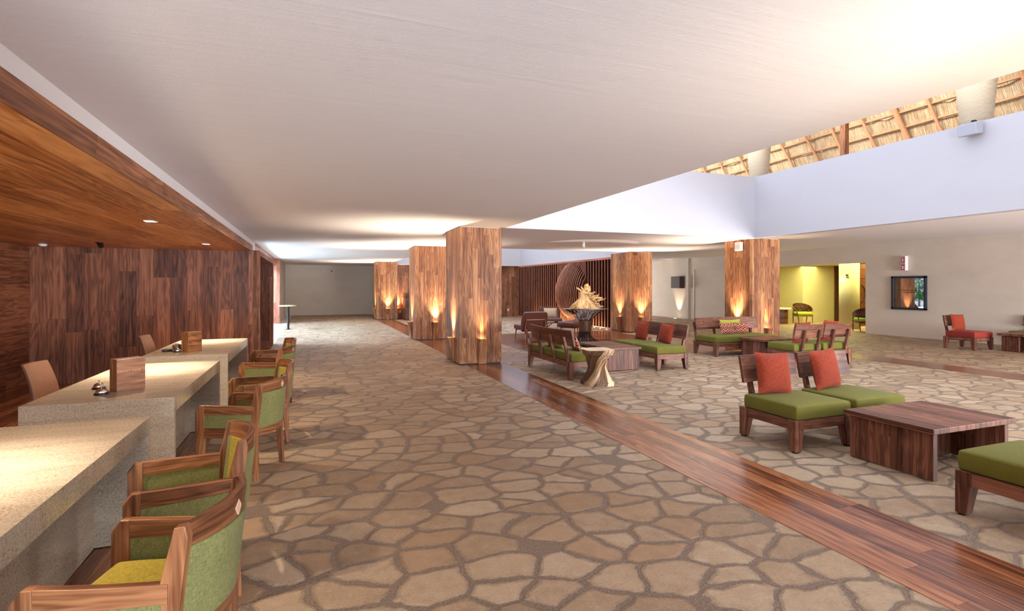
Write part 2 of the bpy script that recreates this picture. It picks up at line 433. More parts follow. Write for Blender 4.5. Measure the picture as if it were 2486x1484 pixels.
# ------------------------------------------------------------------ mesh building
class MB:
    """collects primitives with metre-scaled UVs (v runs along the grain)"""

    def __init__(s):
        s.v, s.f, s.uv, s.sm = [], [], [], []

    def add(s, vs, fs, grain='z', mat=None, smooth=False, uvs=None):
        base = len(s.v)
        g = {'x': 0, 'y': 1, 'z': 2}[grain]
        for fi, f in enumerate(fs):
            if uvs is not None:
                s.uv.append(uvs[fi])
            else:
                p = [Vector(vs[i]) for i in f]
                n = Vector((0, 0, 0))
                for i in range(len(p)):
                    a, b = p[i], p[(i + 1) % len(p)]
                    n += a.cross(b)
                ax = max(range(3), key=lambda i: abs(n[i]))
                rest = [i for i in range(3) if i != ax]
                if g in rest:
                    rest.remove(g)
                    uu, vv = rest[0], g
                else:
                    uu, vv = rest[0], rest[1]
                s.uv.append([(q[uu] + 50, q[vv] + 50) for q in p])
            s.f.append([i + base for i in f])
            s.sm.append(smooth)
        if mat is not None:
            s.v += [tuple(mat @ Vector(q)) for q in vs]
        else:
            s.v += [tuple(q) for q in vs]
        return s

    def box(s, x0, x1, y0, y1, z0, z1, grain='z', mat=None):
        vs = [(x0, y0, z0), (x1, y0, z0), (x1, y1, z0), (x0, y1, z0), (x0, y0, z1), (x1, y0, z1), (x1, y1, z1), (x0, y1, z1)]
        fs = [(3, 2, 1, 0), (4, 5, 6, 7), (0, 1, 5, 4), (1, 2, 6, 5), (2, 3, 7, 6), (3, 0, 4, 7)]
        return s.add(vs, fs, grain, mat)

    def frus(s, r0, z0, r1, z1, grain='z', mat=None):
        a, b = r0, r1
        vs = [(a[0], a[2], z0), (a[1], a[2], z0), (a[1], a[3], z0), (a[0], a[3], z0), (b[0], b[2], z1), (b[1], b[2], z1), (b[1], b[3], z1), (b[0], b[3], z1)]
        fs = [(3, 2, 1, 0), (4, 5, 6, 7), (0, 1, 5, 4), (1, 2, 6, 5), (2, 3, 7, 6), (3, 0, 4, 7)]
        return s.add(vs, fs, grain, mat)

    def prism(s, poly, lo, hi, axis='x', grain='z', mat=None):
        """poly of 2D points in the plane normal to axis, extruded from lo to hi"""
        n = len(poly)

        def P(a, b, t):
            return {'x': (t, a, b), 'y': (a, t, b), 'z': (a, b, t)}[axis]
        vs = [P(a, b, lo) for a, b in poly] + [P(a, b, hi) for a, b in poly]
        area = sum(poly[i][0] * poly[(i + 1) % n][1] - poly[(i + 1) % n][0] * poly[i][1] for i in range(n))
        fl = (area < 0) != (axis == 'y')
        fs = [tuple(range(n))[::-1], tuple(range(n, 2 * n))] + [(i, (i + 1) % n, (i + 1) % n + n, i + n) for i in range(n)]
        if fl:
            fs = [f[::-1] for f in fs]
        return s.add(vs, fs, grain, mat)

    def sweep(s, secs, closed=True, caps=True, smooth=False, mat=None):
        """secs: list of rings (lists of 3D points, same count)"""
        n = len(secs[0])
        vs = [p for r in secs for p in r]
        fs, uvs = [], []
        L = [0.0]
        for i in range(1, len(secs)):
            L.append(L[-1] + (Vector(secs[i][0]) - Vector(secs[i - 1][0])).length)
        per = [0.0]
        for j in range(n):
            per.append(per[-1] + (Vector(secs[0][(j + 1) % n]) - Vector(secs[0][j])).length)
        for i in range(len(secs) - 1):
            for j in range(n if closed else n - 1):
                k = (j + 1) % n
                fs.append((i * n + j, i * n + k, (i + 1) * n + k, (i + 1) * n + j))
                uvs.append([(per[j] + 50, L[i] + 50), (per[j + 1] + 50, L[i] + 50), (per[j + 1] + 50, L[i + 1] + 50), (per[j] + 50, L[i + 1] + 50)])
        s.add(vs, fs, 'z', mat, smooth, uvs)
        if caps and closed:
            m = len(secs) - 1
            s.add(secs[0], [tuple(range(n))[::-1]], 'z', mat, False)
            s.add(secs[m], [tuple(range(n))], 'z', mat, False)
        return s

    def tube(s, pts, rad, seg=8, mat=None, smooth=True):
        pts = [Vector(p) for p in pts]
        if not hasattr(rad, '__len__'):
            rad = [rad] * len(pts)
        t0 = (pts[1] - pts[0]).normalized()
        up = Vector((0, 0, 1)) if abs(t0.z) < 0.9 else Vector((1, 0, 0))
        u = t0.cross(up).normalized()
        rings = []
        for i, p in enumerate(pts):
            a = pts[min(i + 1, len(pts) - 1)] - pts[max(i - 1, 0)]
            t = a.normalized()
            u = (u - t * u.dot(t)).normalized()
            w = t.cross(u)
            rings.append([tuple(p + (u * math.cos(2 * PI * k / seg) + w * math.sin(2 * PI * k / seg)) * rad[i]) for k in range(seg)])
        return s.sweep(rings, smooth=smooth, mat=mat)

    def lathe(s, prof, seg=32, smooth=True, cx=0, cy=0, mat=None):
        rings = [[(cx + r * math.cos(2 * PI * k / seg), cy + r * math.sin(2 * PI * k / seg), z) for k in range(seg)] for r, z in prof]
        return s.sweep(rings, smooth=smooth, mat=mat)

    def cushion(s, x0, x1, y0, y1, z0, z1, crown=0.015, r=0.03, n=10, mat=None, side=0.008):
        """soft seat cushion: rounded box with a crowned top and bulging sides"""
        import itertools
        W, D, Hh = x1 - x0, y1 - y0, z1 - z0
        cx, cy, cz = (x0 + x1) / 2, (y0 + y1) / 2, (z0 + z1) / 2
        idx = {}
        vs = []
        nz = 4

        def line(q, m, half):
            e = r / half
            L_ = [-1, -1 + e * 0.13, -1 + e * 0.5, -1 + e]
            R_ = [-v for v in L_[::-1]]
            mid = [-1 + e + (2 - 2 * e) * t / m for t in range(1, m)]
            return (L_ + mid + R_)[q]
        NX, NZ = n + 6, 2 + 6

        def key(i, j, k):
            if (i, j, k) not in idx:
                a, b, c = line(i, n, W / 2), line(j, n, D / 2), line(k, 2, Hh / 2)
                # pull grid lines to the edges so the rounding is tight
                px = a * W / 2
                py = b * D / 2
                pz = c * Hh / 2
                qx = max(-W / 2 + r, min(W / 2 - r, px))
                qy = max(-D / 2 + r, min(D / 2 - r, py))
                qz = max(-Hh / 2 + r, min(Hh / 2 - r, pz))
                d = Vector((px - qx, py - qy, pz - qz))
                if d.length > 1e-9:
                    d = d.normalized() * r
                p = Vector((qx, qy, qz)) + d
                e = (1 - a ** 4) * (1 - b ** 4)
                if c > 0:
                    p.z += crown * e * c
                bz = 1 - c * c
                p.x += side * bz * a
                p.y += side * bz * b
                idx[(i, j, k)] = len(vs)
                vs.append((cx + p.x, cy + p.y, cz + p.z))
            return idx[(i, j, k)]
        fs = []
        for i in range(NX):
            for j in range(NX):
                fs.append((key(i, j, NZ), key(i + 1, j, NZ), key(i + 1, j + 1, NZ), key(i, j + 1, NZ)))
                fs.append((key(i, j + 1, 0), key(i + 1, j + 1, 0), key(i + 1, j, 0), key(i, j, 0)))
        for i in range(NX):
            for k in range(NZ):
                fs.append((key(i, 0, k), key(i + 1, 0, k), key(i + 1, 0, k + 1), key(i, 0, k + 1)))
                fs.append((key(i, NX, k + 1), key(i + 1, NX, k + 1), key(i + 1, NX, k), key(i, NX, k)))
                fs.append((key(0, i, k + 1), key(0, i + 1, k + 1), key(0, i + 1, k), key(0, i, k)))
                fs.append((key(NX, i, k), key(NX, i + 1, k), key(NX, i + 1, k + 1), key(NX, i, k + 1)))
        return s.add(vs, fs, 'x', mat, True)

    def pillow(s, w, h, t, n=14, mat=None):
        """throw pillow in the xz plane, thickness along y"""
        vs, fs, uvs = [], [], []
        for side in (1, -1):
            b = len(vs)
            for i in range(n + 1):
                for j in range(n + 1):
                    a, c = i / n * 2 - 1, j / n * 2 - 1
                    pin = 1 - 0.07 * (1 - a * a) * abs(c) ** 2.0
                    pin2 = 1 - 0.07 * (1 - c * c) * abs(a) ** 2.0
                    th = t / 2 * max(0.0, (1 - abs(a) ** 2.4)) ** 0.55 * max(0.0, (1 - abs(c) ** 2.4)) ** 0.55
                    vs.append((a * w / 2 * pin2, side * th, c * h / 2 * pin))
            for i in range(n):
                for j in range(n):
                    q = [b + i * (n + 1) + j, b + (i + 1) * (n + 1) + j, b + (i + 1) * (n + 1) + j + 1, b + i * (n + 1) + j + 1]
                    if side > 0:
                        q = q[::-1]
                    fs.append(tuple(q))
        return s.add(vs, fs, 'z', mat, True)

    def build(s, name, mat, parent=None, bevel=0.0, loc=None, weld=False):
        me = bpy.data.meshes.new(name)
        me.from_pydata(s.v, [], s.f)
        ul = me.uv_layers.new(name='UVMap')
        k = 0
        for poly, uvs, sm in zip(me.polygons, s.uv, s.sm):
            poly.use_smooth = sm
            for q in uvs:
                ul.data[k].uv = q
                k += 1
        me.materials.append(M[mat] if isinstance(mat, str) else mat)
        o = bpy.data.objects.new(name, me)
        COL.objects.link(o)
        if parent is not None:
            o.parent = parent
        if loc is not None:
            o.location = loc
        if bevel:
            b = o.modifiers.new('bevel', 'BEVEL')
            b.width = bevel
            b.segments = 2
            b.limit_method = 'ANGLE'
            b.angle_limit = math.radians(40)
        return o


def empty(name, loc=(0, 0, 0), rz=0.0, label=None, cat=None, group=None):
    o = bpy.data.objects.new(name, None)
    o.empty_display_size = 0.1
    COL.objects.link(o)
    o.location = loc
    o.rotation_euler = (0, 0, rz)
    tag(o, label, cat, group)
    return o


def tag(o, label=None, cat=None, group=None, kind=None):
    if label:
        o['label'] = label
    if cat:
        o['category'] = cat
    if group:
        o['group'] = group
    if kind:
        o['kind'] = kind
    return o


def copy_tree(o, parent=None):
    c = o.copy()
    COL.objects.link(c)
    if parent is not None:
        c.parent = parent
    for ch in list(o.children):
        copy_tree(ch, c)
    return c


def place(o, x, y, z=0.0, rz=0.0, label=None, group=None):
    o.location = (x, y, z)
    o.rotation_euler = (0, 0, rz)
    if label:
        o['label'] = label
    if group:
        o['group'] = group
    return o


def struct(name, mb, mat, bevel=0.0):
    o = mb.build(name, mat, bevel=bevel)
    o['kind'] = 'structure'
    return o


# ------------------------------------------------------------------ the setting
CZ = 2.75          # main ceiling height
WX0, WX1 = 3.68, 10.2   # light wells, left and right edge
FW = -0.95         # face of the wooden reception box

struct('floor', MB().box(FW, 30, -7, 34, -0.1, 0, 'y'), 'stone')
struct('floor', MB().box(-6, FW, -7, 11.3, -0.1, 0, 'y'), 'floor_wood')
struct('floor', MB().box(-14, FW, 11.3, 34, -0.1, -0.004, 'y'), 'gravel')
T = 0.004
struct('trim_1', MB().box(2.88, 3.66, -6, 31.3, -0.02, T, 'y'), 'floor_wood')
struct('trim_2', MB().box(3.66, 11.05, 10.33, 11.1, -0.02, T, 'x'), 'floor_wood')
struct('trim_3', MB().box(3.66, 10.2, 15.5, 16.6, -0.02, T, 'x'), 'floor_wood')
struct('trim_4', MB().box(4.86, 9.72, 11.1, 15.5, -0.02, T, 'x'), 'floor_wood')
struct('trim_5', MB().box(11.05, 11.83, -6, 16, -0.02, T, 'y'), 'floor_wood')

# ceilings
struct('ceiling', MB().box(-1.43, WX0, -6.5, 31.4, CZ, CZ + 0.3, 'y'), 'ceiling')
struct('ceiling', MB().box(WX0, WX1 + 0.02, 10.24, 15.75, CZ, CZ + 0.3, 'y'), 'ceiling')
struct('ceiling', MB().box(WX0, WX1 + 0.02, 25.95, 31.4, CZ, CZ + 0.3, 'y'), 'ceiling')
_m = MB()
_m.prism([(WX1 + 0.02, CZ), (17.4, 2.96), (17.4, 3.26), (WX1 + 0.02, CZ + 0.3)], -6.5, 33, 'y', 'y')
struct('ceiling', _m, 'ceiling')
# light well parapets
struct('wall_far', MB().box(WX0 - 0.2, WX1 + 0.05, 10.22, 10.44, CZ + 0.001, 4.25, 'z'), 'white')
struct('wall_right', MB().box(WX1, WX1 + 0.2, -6.5, 10.44, CZ - 0.003, 4.25, 'z'), 'white')
struct('wall_right', MB().box(WX1, WX1 + 0.2, 15.55, 26.15, CZ - 0.12, 4.25, 'z'), 'white')
struct('wall_far', MB().box(WX0 - 0.2, WX1, 25.9, 26.15, CZ - 0.12, 4.25, 'z'), 'white')
struct('wall_left', MB().box(WX0 - 0.2, WX0, 15.55, 26.15, CZ + 0.29, 4.25, 'z'), 'white')
struct('wall_near', MB().box(WX0 - 0.2, WX1, 15.55, 15.75, CZ + 0.29, 4.25, 'z'), 'white')
# white wall above the reception box
struct('wall_left', MB().box(-1.63, -1.43, -6.5, 16.1, 2.29, CZ + 0.3, 'z'), 'band')
# far left: timber header and jamb of the garden opening, then plaster
struct('trim_6', MB().box(-1.75, -1.43, 16.1, 24.66, 2.42, CZ + 0.3, 'y'), 'pink_wood')
struct('trim_7', MB().box(-1.75, -1.24, 24.66, 24.9, 0, CZ + 0.3, 'z'), 'pink_wood')
struct('wall_left', MB().box(-1.6, -1.3, 24.9, 31.5, 0, CZ + 0.3, 'z'), 'wallp')
struct('wall_back', MB().box(-1.6, 17.6, 31.4, 31.7, 0, 3.2, 'z'), 'wallp')
struct('door_1', MB().box(-1.32, -1.285, 28.9, 31.0, 0, 2.1, 'z'), 'wallp')
# reception box: wooden soffit, fascia, back and side walls
struct('ceiling', MB().box(-4.4, FW - 0.05, -3, 10.62, 2.19, 2.29, 'y'), 'soffit_wood')
struct('trim_8', MB().box(FW - 0.05, FW - 0.03, -3, 10.62, 2.185, 2.295, 'y'), 'wall_wood')
struct('wall_back', MB().box(-4.4, FW - 0.03, 10.56, 10.78, 0, 2.19, 'z'), 'dark_wall_wood')
struct('wall_left', MB().box(-4.5, -4.15, -3, 10.56, 0, 2.19, 'y'), 'dark_wall_wood')
# second timber portal
struct('wall_near', MB().box(-3.4, FW, 11.62, 11.8, 0, 2.27, 'z'), 'wall_wood')
struct('ceiling', MB().box(-3.4, FW, 11.8, 15.6, 2.17, 2.27, 'y'), 'wall_wood')
struct('wall_far', MB().box(-3.4, FW, 15.6, 15.84, 0, 2.27, 'z'), 'dark_wall_wood')
struct('wall_left', MB().box(-3.5, -3.3, 11.62, 15.84, 0, 2.27, 'z'), 'dark_wall_wood')
struct('floor', MB().box(-3.4, FW, 11.62, 15.84, -0.05, 0.003, 'x'), 'floor_wood')
# far timber wall between pillar and slatted screen
struct('wall_far', MB().box(3.9, WX1 + 0.1, 26.15, 26.4, 0, CZ - 0.12, 'z'), 'wall_wood')
struct('wall_far', MB().box(3.9, WX1 + 0.1, 26.16, 26.4, CZ - 0.12, CZ, 'z'), 'white')

# right wall with the wide doorway to the yellow room
_m = MB().box(17.3, 17.6, -6.5, 12.57, 0, 3.2, 'z')
_m.box(17.3, 17.6, 12.57, 17.6, 2.37, 3.2, 'z').box(17.3, 17.6, 17.6, 31.5, 0, 3.2, 'z')
struct('wall_right', _m, 'wallp')
_m = MB().box(17.24, 17.32, 21.1, 21.45, 0, 2.95, 'z').box(17.24, 17.32, 21.45, 31.4, 2.42, 2.95, 'z').box(17.1, 17.3, 21.45, 23.0, 0, 2.95, 'z')
_m.box(17.24, 17.32, 17.6, 21.1, 2.40, 2.95, 'z')
struct('wall_right', _m, 'wallp')
# yellow room
struct('wall_far', MB().box(17.6, 25, 19.2, 19.4, 0, 2.6, 'z').box(20.3, 22.2, 17.6, 19.2, 0, 2.6, 'z').box(22.55, 24.6, 17.6, 19.2, 0, 2.6, 'z'), 'yellow')
struct('wall_right', MB().box(24.6, 24.8, 10, 19.2, 0, 2.6, 'z'), 'yellow')
struct('wall_near', MB().box(17.6, 25, 9.9, 10.1, 0, 2.6, 'z'), 'yellow')
struct('ceiling', MB().box(17.6, 25, 10, 19.4, 2.5, 2.7, 'y'), 'yellow')

# ------------------------------------------------------------------ furniture builders
def slipper(w=0.74, d=0.70, seat='green', posts=2, name='lounge_chair', curve=0.05, ptall=0.80):
    t = empty(name)
    fz = 0.30
    hx, hy = w / 2, d / 2
    _f = MB()
    _f.box(-hx + 0.06, hx - 0.06, -hy + 0.012, -hy + 0.045, 0.21, fz, 'x')
    _f.box(-hx + 0.06, hx - 0.06, hy - 0.045, hy - 0.012, 0.21, fz, 'x')
    _f.box(-hx + 0.012, -hx + 0.045, -hy + 0.06, hy - 0.06, 0.21, fz, 'y')
    _f.box(hx - 0.045, hx - 0.012, -hy + 0.06, hy - 0.06, 0.21, fz, 'y')
    _f.box(-hx + 0.04, hx - 0.04, -hy + 0.04, hy - 0.04, 0.275, 0.297, 'x')
    _f.build('frame', 'walnut', t, 0.003)
    lw, lb = 0.10, 0.072
    for sx in (-1, 1):
        for sy in (-1, 1):
            def rr(a, ww):
                x = (sx * hx, sx * (hx - ww))
                y = (sy * hy, sy * (hy - ww * 0.92))
                return (min(x), max(x), min(y), max(y))
            m = MB().frus(rr(0, lb), 0.012, rr(0, lw), 0.21).frus(rr(0, lw), 0.21, rr(0, lw), fz + 0.003)
            b = rr(0, lb)
            lg = m.build('leg', 'brown_wood' if False else 'walnut', t, 0.004)
            MB().box(b[0] + 0.012, b[1] - 0.012, b[2] + 0.012, b[3] - 0.012, 0, 0.013).build('foot_glide', 'wetblack', lg)
    n = max(12, int(w / 0.08))
    MB().cushion(-hx + 0.018, hx - 0.018, -hy + 0.01, hy - 0.05, fz + 0.002, 0.437, 0.016, 0.016, n, side=0.006).build('seat_cushion', seat, t)
    # rear posts
    if posts == 2:
        xs = [-hx + 0.17, hx - 0.17]
    else:
        xs = [-hx + 0.07 + (w - 0.14) * i / (posts - 1) for i in range(posts)]
    for x in xs:
        pts = [(hy - 0.035, 0.22), (hy - 0.03, 0.40), (hy + 0.0, 0.52), (hy + 0.055, 0.72), (hy + 0.09, 0.715), (hy + 0.045, 0.50), (hy + 0.012, 0.36), (hy + 0.012, 0.22)]
        MB().prism(pts, x - 0.022, x + 0.022, 'x').build('back_post', 'walnut', t, 0.003)
    # curved back board
    rings = []
    NS = 16
    for i in range(NS + 1):
        a = i / NS * 2 - 1
        x = a * hx
        cy = -curve * a * a
        y0, y1 = hy + 0.0 + cy + 0.012, hy + 0.068 + cy
        th = 0.032
        rings.append([(x, y0 - th, 0.555), (x, y1 - th, 0.825), (x, y1, 0.825), (x, y0, 0.555)])
    _b = MB()
    vs = [p for r in rings for p in r]
    fs, uvs = [], []
    for i in range(NS):
        for j in range(4):
            k = (j + 1) % 4
            fs.append((i * 4 + j, (i + 1) * 4 + j, (i + 1) * 4 + k, i * 4 + k))
            zz = [rings[i][j][2], rings[i + 1][j][2], rings[i + 1][k][2], rings[i][k][2]]
            xx = [rings[i][0][0], rings[i + 1][0][0], rings[i + 1][0][0], rings[i][0][0]]
            off = 0.4 if j in (1, 3) else 0.0
            dz = [0.0, 0.0, 0.03, 0.03]
            uvs.append([(z + off + (dz[q] if off else 0) + 10, x0_ + 10) for q, (z, x0_) in enumerate(zip(zz, xx))])
    _b.add(vs, fs, 'x', None, False, uvs)
    _b.add(rings[0], [(0, 1, 2, 3)], 'z')
    _b.add(rings[-1], [(3, 2, 1, 0)], 'z')
    _b.build('backrest', 'walnut', t, 0.003)
    return t


def pillow_obj(mat, w, h, t, loc, rz, tilt, label, roll=0.0, group=None, cat='cushion', name='throw_pillow'):
    """local: pillow stands in xz plane, leaning back by tilt about its bottom edge"""
    mtx = Matrix.Rotation(-tilt, 4, 'X') @ Matrix.Translation((0, 0, h / 2 - 0.01)) @ Matrix.Rotation(roll, 4, 'Y')
    o = MB().pillow(w, h, t, mat=mtx).build(name, mat)
    o.location = loc
    o.rotation_euler = (0, 0, rz)
    tag(o, label, cat, group)
    return o


def coffee_table(w, d, name='coffee_table'):
    t = empty(name)
    MB().box(-w / 2, w / 2, -d / 2, d / 2, 0.385, 0.43, 'y').build('tabletop', 'walnut', t, 0.005)
    for sx in (-1, 1):
        a, b = sorted((sx * (w / 2 - 0.045), sx * (w / 2 - 0.10)))
        MB().box(a, b, -d / 2 + 0.03, d / 2 - 0.03, 0.008, 0.385, 'z').build('side_panel', 'walnut', t, 0.004)
    MB().box(-w / 2 + 0.10, w / 2 - 0.10, 0.06, 0.10, 0.01, 0.385, 'z').build('center_panel', 'dark_wood', t, 0.002)
    return t


def desk_chair():
    """visitor armchair, faces -Y, curved upholstered back at +Y"""
    t = empty('armchair')
    W = 0.30
    for sx in (-1, 1):
        # front post rising to the arm, chamfered top
        x0, x1 = sorted((sx * W, sx * (W - 0.045)))
        pts = [(-0.27, 0), (-0.225, 0), (-0.205, 0.34), (-0.205, 0.61), (-0.245, 0.61), (-0.285, 0.565), (-0.285, 0.30)]
        MB().prism(pts, x0, x1, 'x').build('leg', 'brown_wood', t, 0.003)
        # rear leg and back post in one piece
        x0, x1 = sorted((sx * (W - 0.02), sx * (W - 0.062)))
        pts = [(0.255, 0), (0.292, 0), (0.275, 0.36), (0.325, 0.74), (0.315, 0.78), (0.275, 0.775), (0.225, 0.60), (0.215, 0.34)]
        MB().prism(pts, x0, x1, 'x').build('leg', 'brown_wood', t, 0.003)
        # armrest, gently bowed inwards to the back
        m = MB()
        for (za, zb, th, nm, mt) in ((0.535, 0.61, 0.036, 'armrest', 'brown_wood'), (0.43, 0.535, 0.024, 'arm_panel', None), (0.35, 0.43, 0.036, 'side_rail', 'brown_wood')):
            secs = []
            for i in range(7):
                f = i / 6
                y = -0.215 + f * 0.47
                x = sx * (W - 0.022 - 0.012 * f * f + 0.006 * math.sin(f * PI))
                drop = -0.012 * f if nm == 'armrest' else 0
                secs.append([(x - th / 2, y, za), (x + th / 2, y, za), (x + th / 2, y, zb + drop), (x - th / 2, y, zb + drop)])
            if nm == 'arm_panel':
                q = MB().sweep(secs)
                q.build(nm, 'sage', t)
            else:
                MB().sweep(secs).build(nm, mt, t, 0.003)
    MB().box(-W + 0.04, W - 0.04, -0.27, -0.235, 0.35, 0.43, 'x').build('front_rail', 'brown_wood', t, 0.003)
    MB().cushion(-W + 0.045, W - 0.045, -0.255, 0.215, 0.36, 0.455, 0.02, 0.03, 10).build('seat_cushion', 'lime', t)

    # curved back: rails and panel
    def arc(za, zb, th, lean, nm, mt, bev, inset=0.0, crown=0.0, bul=0.085):
        secs = []
        N = 14
        hw = W - 0.045 - inset
        for i in range(N + 1):
            a = i / N * 2 - 1
            x = a * hw
            c = bul * (1 - a * a)
            ya = 0.245 + c + lean * (za - 0.36)
            yb = 0.245 + c + lean * (zb - 0.36)
            zt = zb + crown * (1 - a * a)
            secs.append([(x, ya - th / 2, za), (x, ya + th / 2, za), (x, yb + th / 2, zt), (x, yb - th / 2, zt)])
        vs = MB().sweep(secs, smooth=False)
        return vs.build(nm, mt, t, bev)
    arc(0.35, 0.415, 0.036, 0.12, 'back_rail', 'brown_wood', 0.003)
    top = arc(0.70, 0.775, 0.036, 0.13, 'top_rail', 'brown_wood', 0.003, crown=0.018)
    arc(0.415, 0.70, 0.05, 0.13, 'back_panel', 'sage', 0.008, 0.002, bul=0.088)
    arc(0.42, 0.70, 0.03, 0.13, 'inner_back_panel', 'lime', 0.006, 0.006, bul=0.06)
    y = 0.245 + 0.085 + 0.13 * (0.738 - 0.36) + 0.0185
    m = MB().prism([(-0.026, 0.738), (0, 0.708), (0.026, 0.738), (0, 0.768)], y - 0.004, y + 0.002, 'y')
    m.build('inlay', 'inlay', top)
    return t


# ------------------------------------------------------------------ reception desks
def desk(y0, y1, label):
    x0, x1 = -1.83, -0.93
    t = empty('reception_desk', ((x0 + x1) / 2, (y0 + y1) / 2, 0), 0, label, 'desk', 'stone reception desks')
    hx, hy = (x1 - x0) / 2, (y1 - y0) / 2
    MB().box(-hx, hx, -hy, hy, 0.64, 0.75, 'y').build('desktop', 'granite', t, 0.002)
    for s in (-1, 1):
        a, b = sorted((s * hy, s * (hy - 0.05)))
        MB().box(-hx, hx, a, b, 0.005, 0.64, 'z').build('side_panel', 'granite', t, 0.002)
    MB().box(hx - 0.32, hx - 0.27, -hy + 0.05, hy - 0.05, 0.005, 0.64, 'z').build('modesty_panel', 'granite', t)
    return t


desk(1.78, 3.88, 'pale granite reception desk nearest the camera, cropped by the left picture edge')
desk(4.5, 6.59, 'pale granite reception desk carrying the wooden block engraved front desk 2')
desk(7.17, 9.3, 'pale granite reception desk furthest back, beside the wooden wall')

ang2 = math.atan2(0.10, 0.15)


def sign_block(loc, rz, label, text):
    t = empty('desk_sign', loc, rz, label, 'sign')
    # local: front face is -Y, runs along +X
    MB().box(0, 0.20, 0, 0.11, 0, 0.245, 'x').build('block', 'brown_wood', t, 0.002)
    if text:
        cu = bpy.data.curves.new('lettering', 'FONT')
        cu.body = text
        cu.size = 0.0235
        cu.space_character = 1.25
        cu.align_x = 'CENTER'
        cu.extrude = 0.0006
        tmp = bpy.data.objects.new('tmp_text', cu)
        COL.objects.link(tmp)
        dg = bpy.context.evaluated_depsgraph_get()
        me = bpy.data.meshes.new_from_object(tmp.evaluated_get(dg))
        me.materials.clear()
        me.materials.append(M['engrave'])
        bpy.data.objects.remove(tmp)
        o = bpy.data.objects.new('lettering', me)
        COL.objects.link(o)
        o.parent = t
        o.location = (0.10, -0.0006, 0.142)
        o.rotation_euler = (PI / 2, 0, 0)
        tag(o, 'pale engraved capitals reading FRONT DESK 2')
    return t


sign_block((-1.385, 4.875, 0.75), math.radians(40), 'square wooden block engraved FRONT DESK 2 on the middle granite desk', 'FRONT DESK 2')
sign_block((-1.40, 7.50, 0.75), math.radians(54), 'plain orange-lit wooden block on the furthest granite desk', None)


def bell(x, y, label, s=1.0):
    t = empty('desk_bell', (x, y, 0.75), 0, label, 'bell')
    MB().lathe([(0.001, 0), (0.045 * s, 0), (0.047 * s, 0.006), (0.043 * s, 0.013), (0.001, 0.014)], 28).build('base', 'wetblack', t)
    prof = [(0.039 * s, 0.016)] + [(0.039 * s * math.cos(a), 0.018 + 0.030 * s * math.sin(a)) for a in [i * PI / 2 / 8 for i in range(9)]]
    prof[-1] = (0.001, prof[-1][1])
    MB().lathe([(0.001, 0.016)] + prof, 28).build('dome', 'chrome', t)
    MB().tube([(0, 0, 0.045), (0, 0, 0.062)], 0.003).lathe([(0.001, 0.058), (0.009, 0.060), (0.009, 0.065), (0.001, 0.068)], 16).build('button', 'chrome', t)
    return t


bell(-1.46, 4.80, 'shiny chrome call bell on black base beside the front desk 2 block')
bell(-1.56, 5.08, 'chrome call bell mostly hidden behind the front desk 2 block')
bell(-1.54, 7.60, 'small chrome call bell beside the block on the furthest desk', 0.95)
# the tangle of a handset and its leads on the far desk
hs = empty('corded_handset', (-1.62, 7.72, 0.75), 0.5, 'black corded handset with coiled red and black leads on the furthest desk', 'handset')
MB().cushion(-0.10, 0.0, -0.022, 0.022, 0, 0.028, 0.004, 0.01, 8).build('handset', 'wetblack', hs)
pts = []
for i in range(80):
    a = i * 0.42
    r = 0.045 + 0.008 * math.sin(i * 1.7)
    pts.append((0.06 + r * math.cos(a), 0.01 + r * 0.9 * math.sin(a), 0.012 + 0.0008 * i + 0.008 * math.sin(a * 0.5) ** 2))
MB().tube(pts, 0.0045, 6).build('coiled_lead', 'wetblack', hs)
pts = [(0.0 + 0.13 * f, 0.02 + 0.05 * math.sin(f * 5), 0.03 + 0.06 * math.sin(f * PI)) for f in [i / 20 for i in range(21)]]
MB().tube(pts, 0.0035, 6).build('red_lead', 'cable', hs)


def office_chair(x, y, rz, label):
    """leather task chair, faces -Y local"""
    t = empty('office_chair', (x, y, 0), rz, label, 'chair', 'office chairs behind the desks')
    secs = []
    for i in range(11):
        f = i / 10
        z = 0.52 + f * 0.43
        w = 0.235 - 0.035 * f
        y0 = 0.20 + 0.10 * f * f
        ring = []
        for k in range(9):
            a = k / 8 * 2 - 1
            ring.append((a * w, y0 - 0.03 * (1 - a * a) * -1 - 0.012, z))
        for k in range(9):
            a = 1 - k / 8 * 2
            ring.append((a * w, y0 + 0.03 * (1 - a * a) + 0.014, z))
        secs.append(ring)
    MB().sweep(secs).build('backrest', 'tan_leather', t, 0.006)
    MB().cushion(-0.24, 0.24, -0.25, 0.20, 0.42, 0.50, 0.02, 0.03).build('seat', 'tan_leather', t)
    MB().tube([(0, 0, 0.06), (0, 0, 0.43)], 0.028, 12).build('column', 'chrome', t)
    m = MB()
    for k in range(5):
        a = k * 2 * PI / 5
        m.tube([(0, 0, 0.09), (0.27 * math.cos(a), 0.27 * math.sin(a), 0.06)], [0.025, 0.014], 8)
    b = m.build('star_base', 'chrome', t)
    m = MB()
    for k in range(5):
        a = k * 2 * PI / 5
        m.lathe([(0.001, 0), (0.02, 0.005), (0.024, 0.03), (0.012, 0.05), (0.001, 0.052)], 10, cx=0.27 * math.cos(a), cy=0.27 * math.sin(a))
    m.build('casters', 'wetblack', b)
    MB().tube([(0, 0.02, 0.41), (0, 0.24, 0.42), (0, 0.29, 0.60)], 0.02, 8).build('back_support', 'black', t)
    t.scale = (0.84, 0.9, 0.955)
    return t


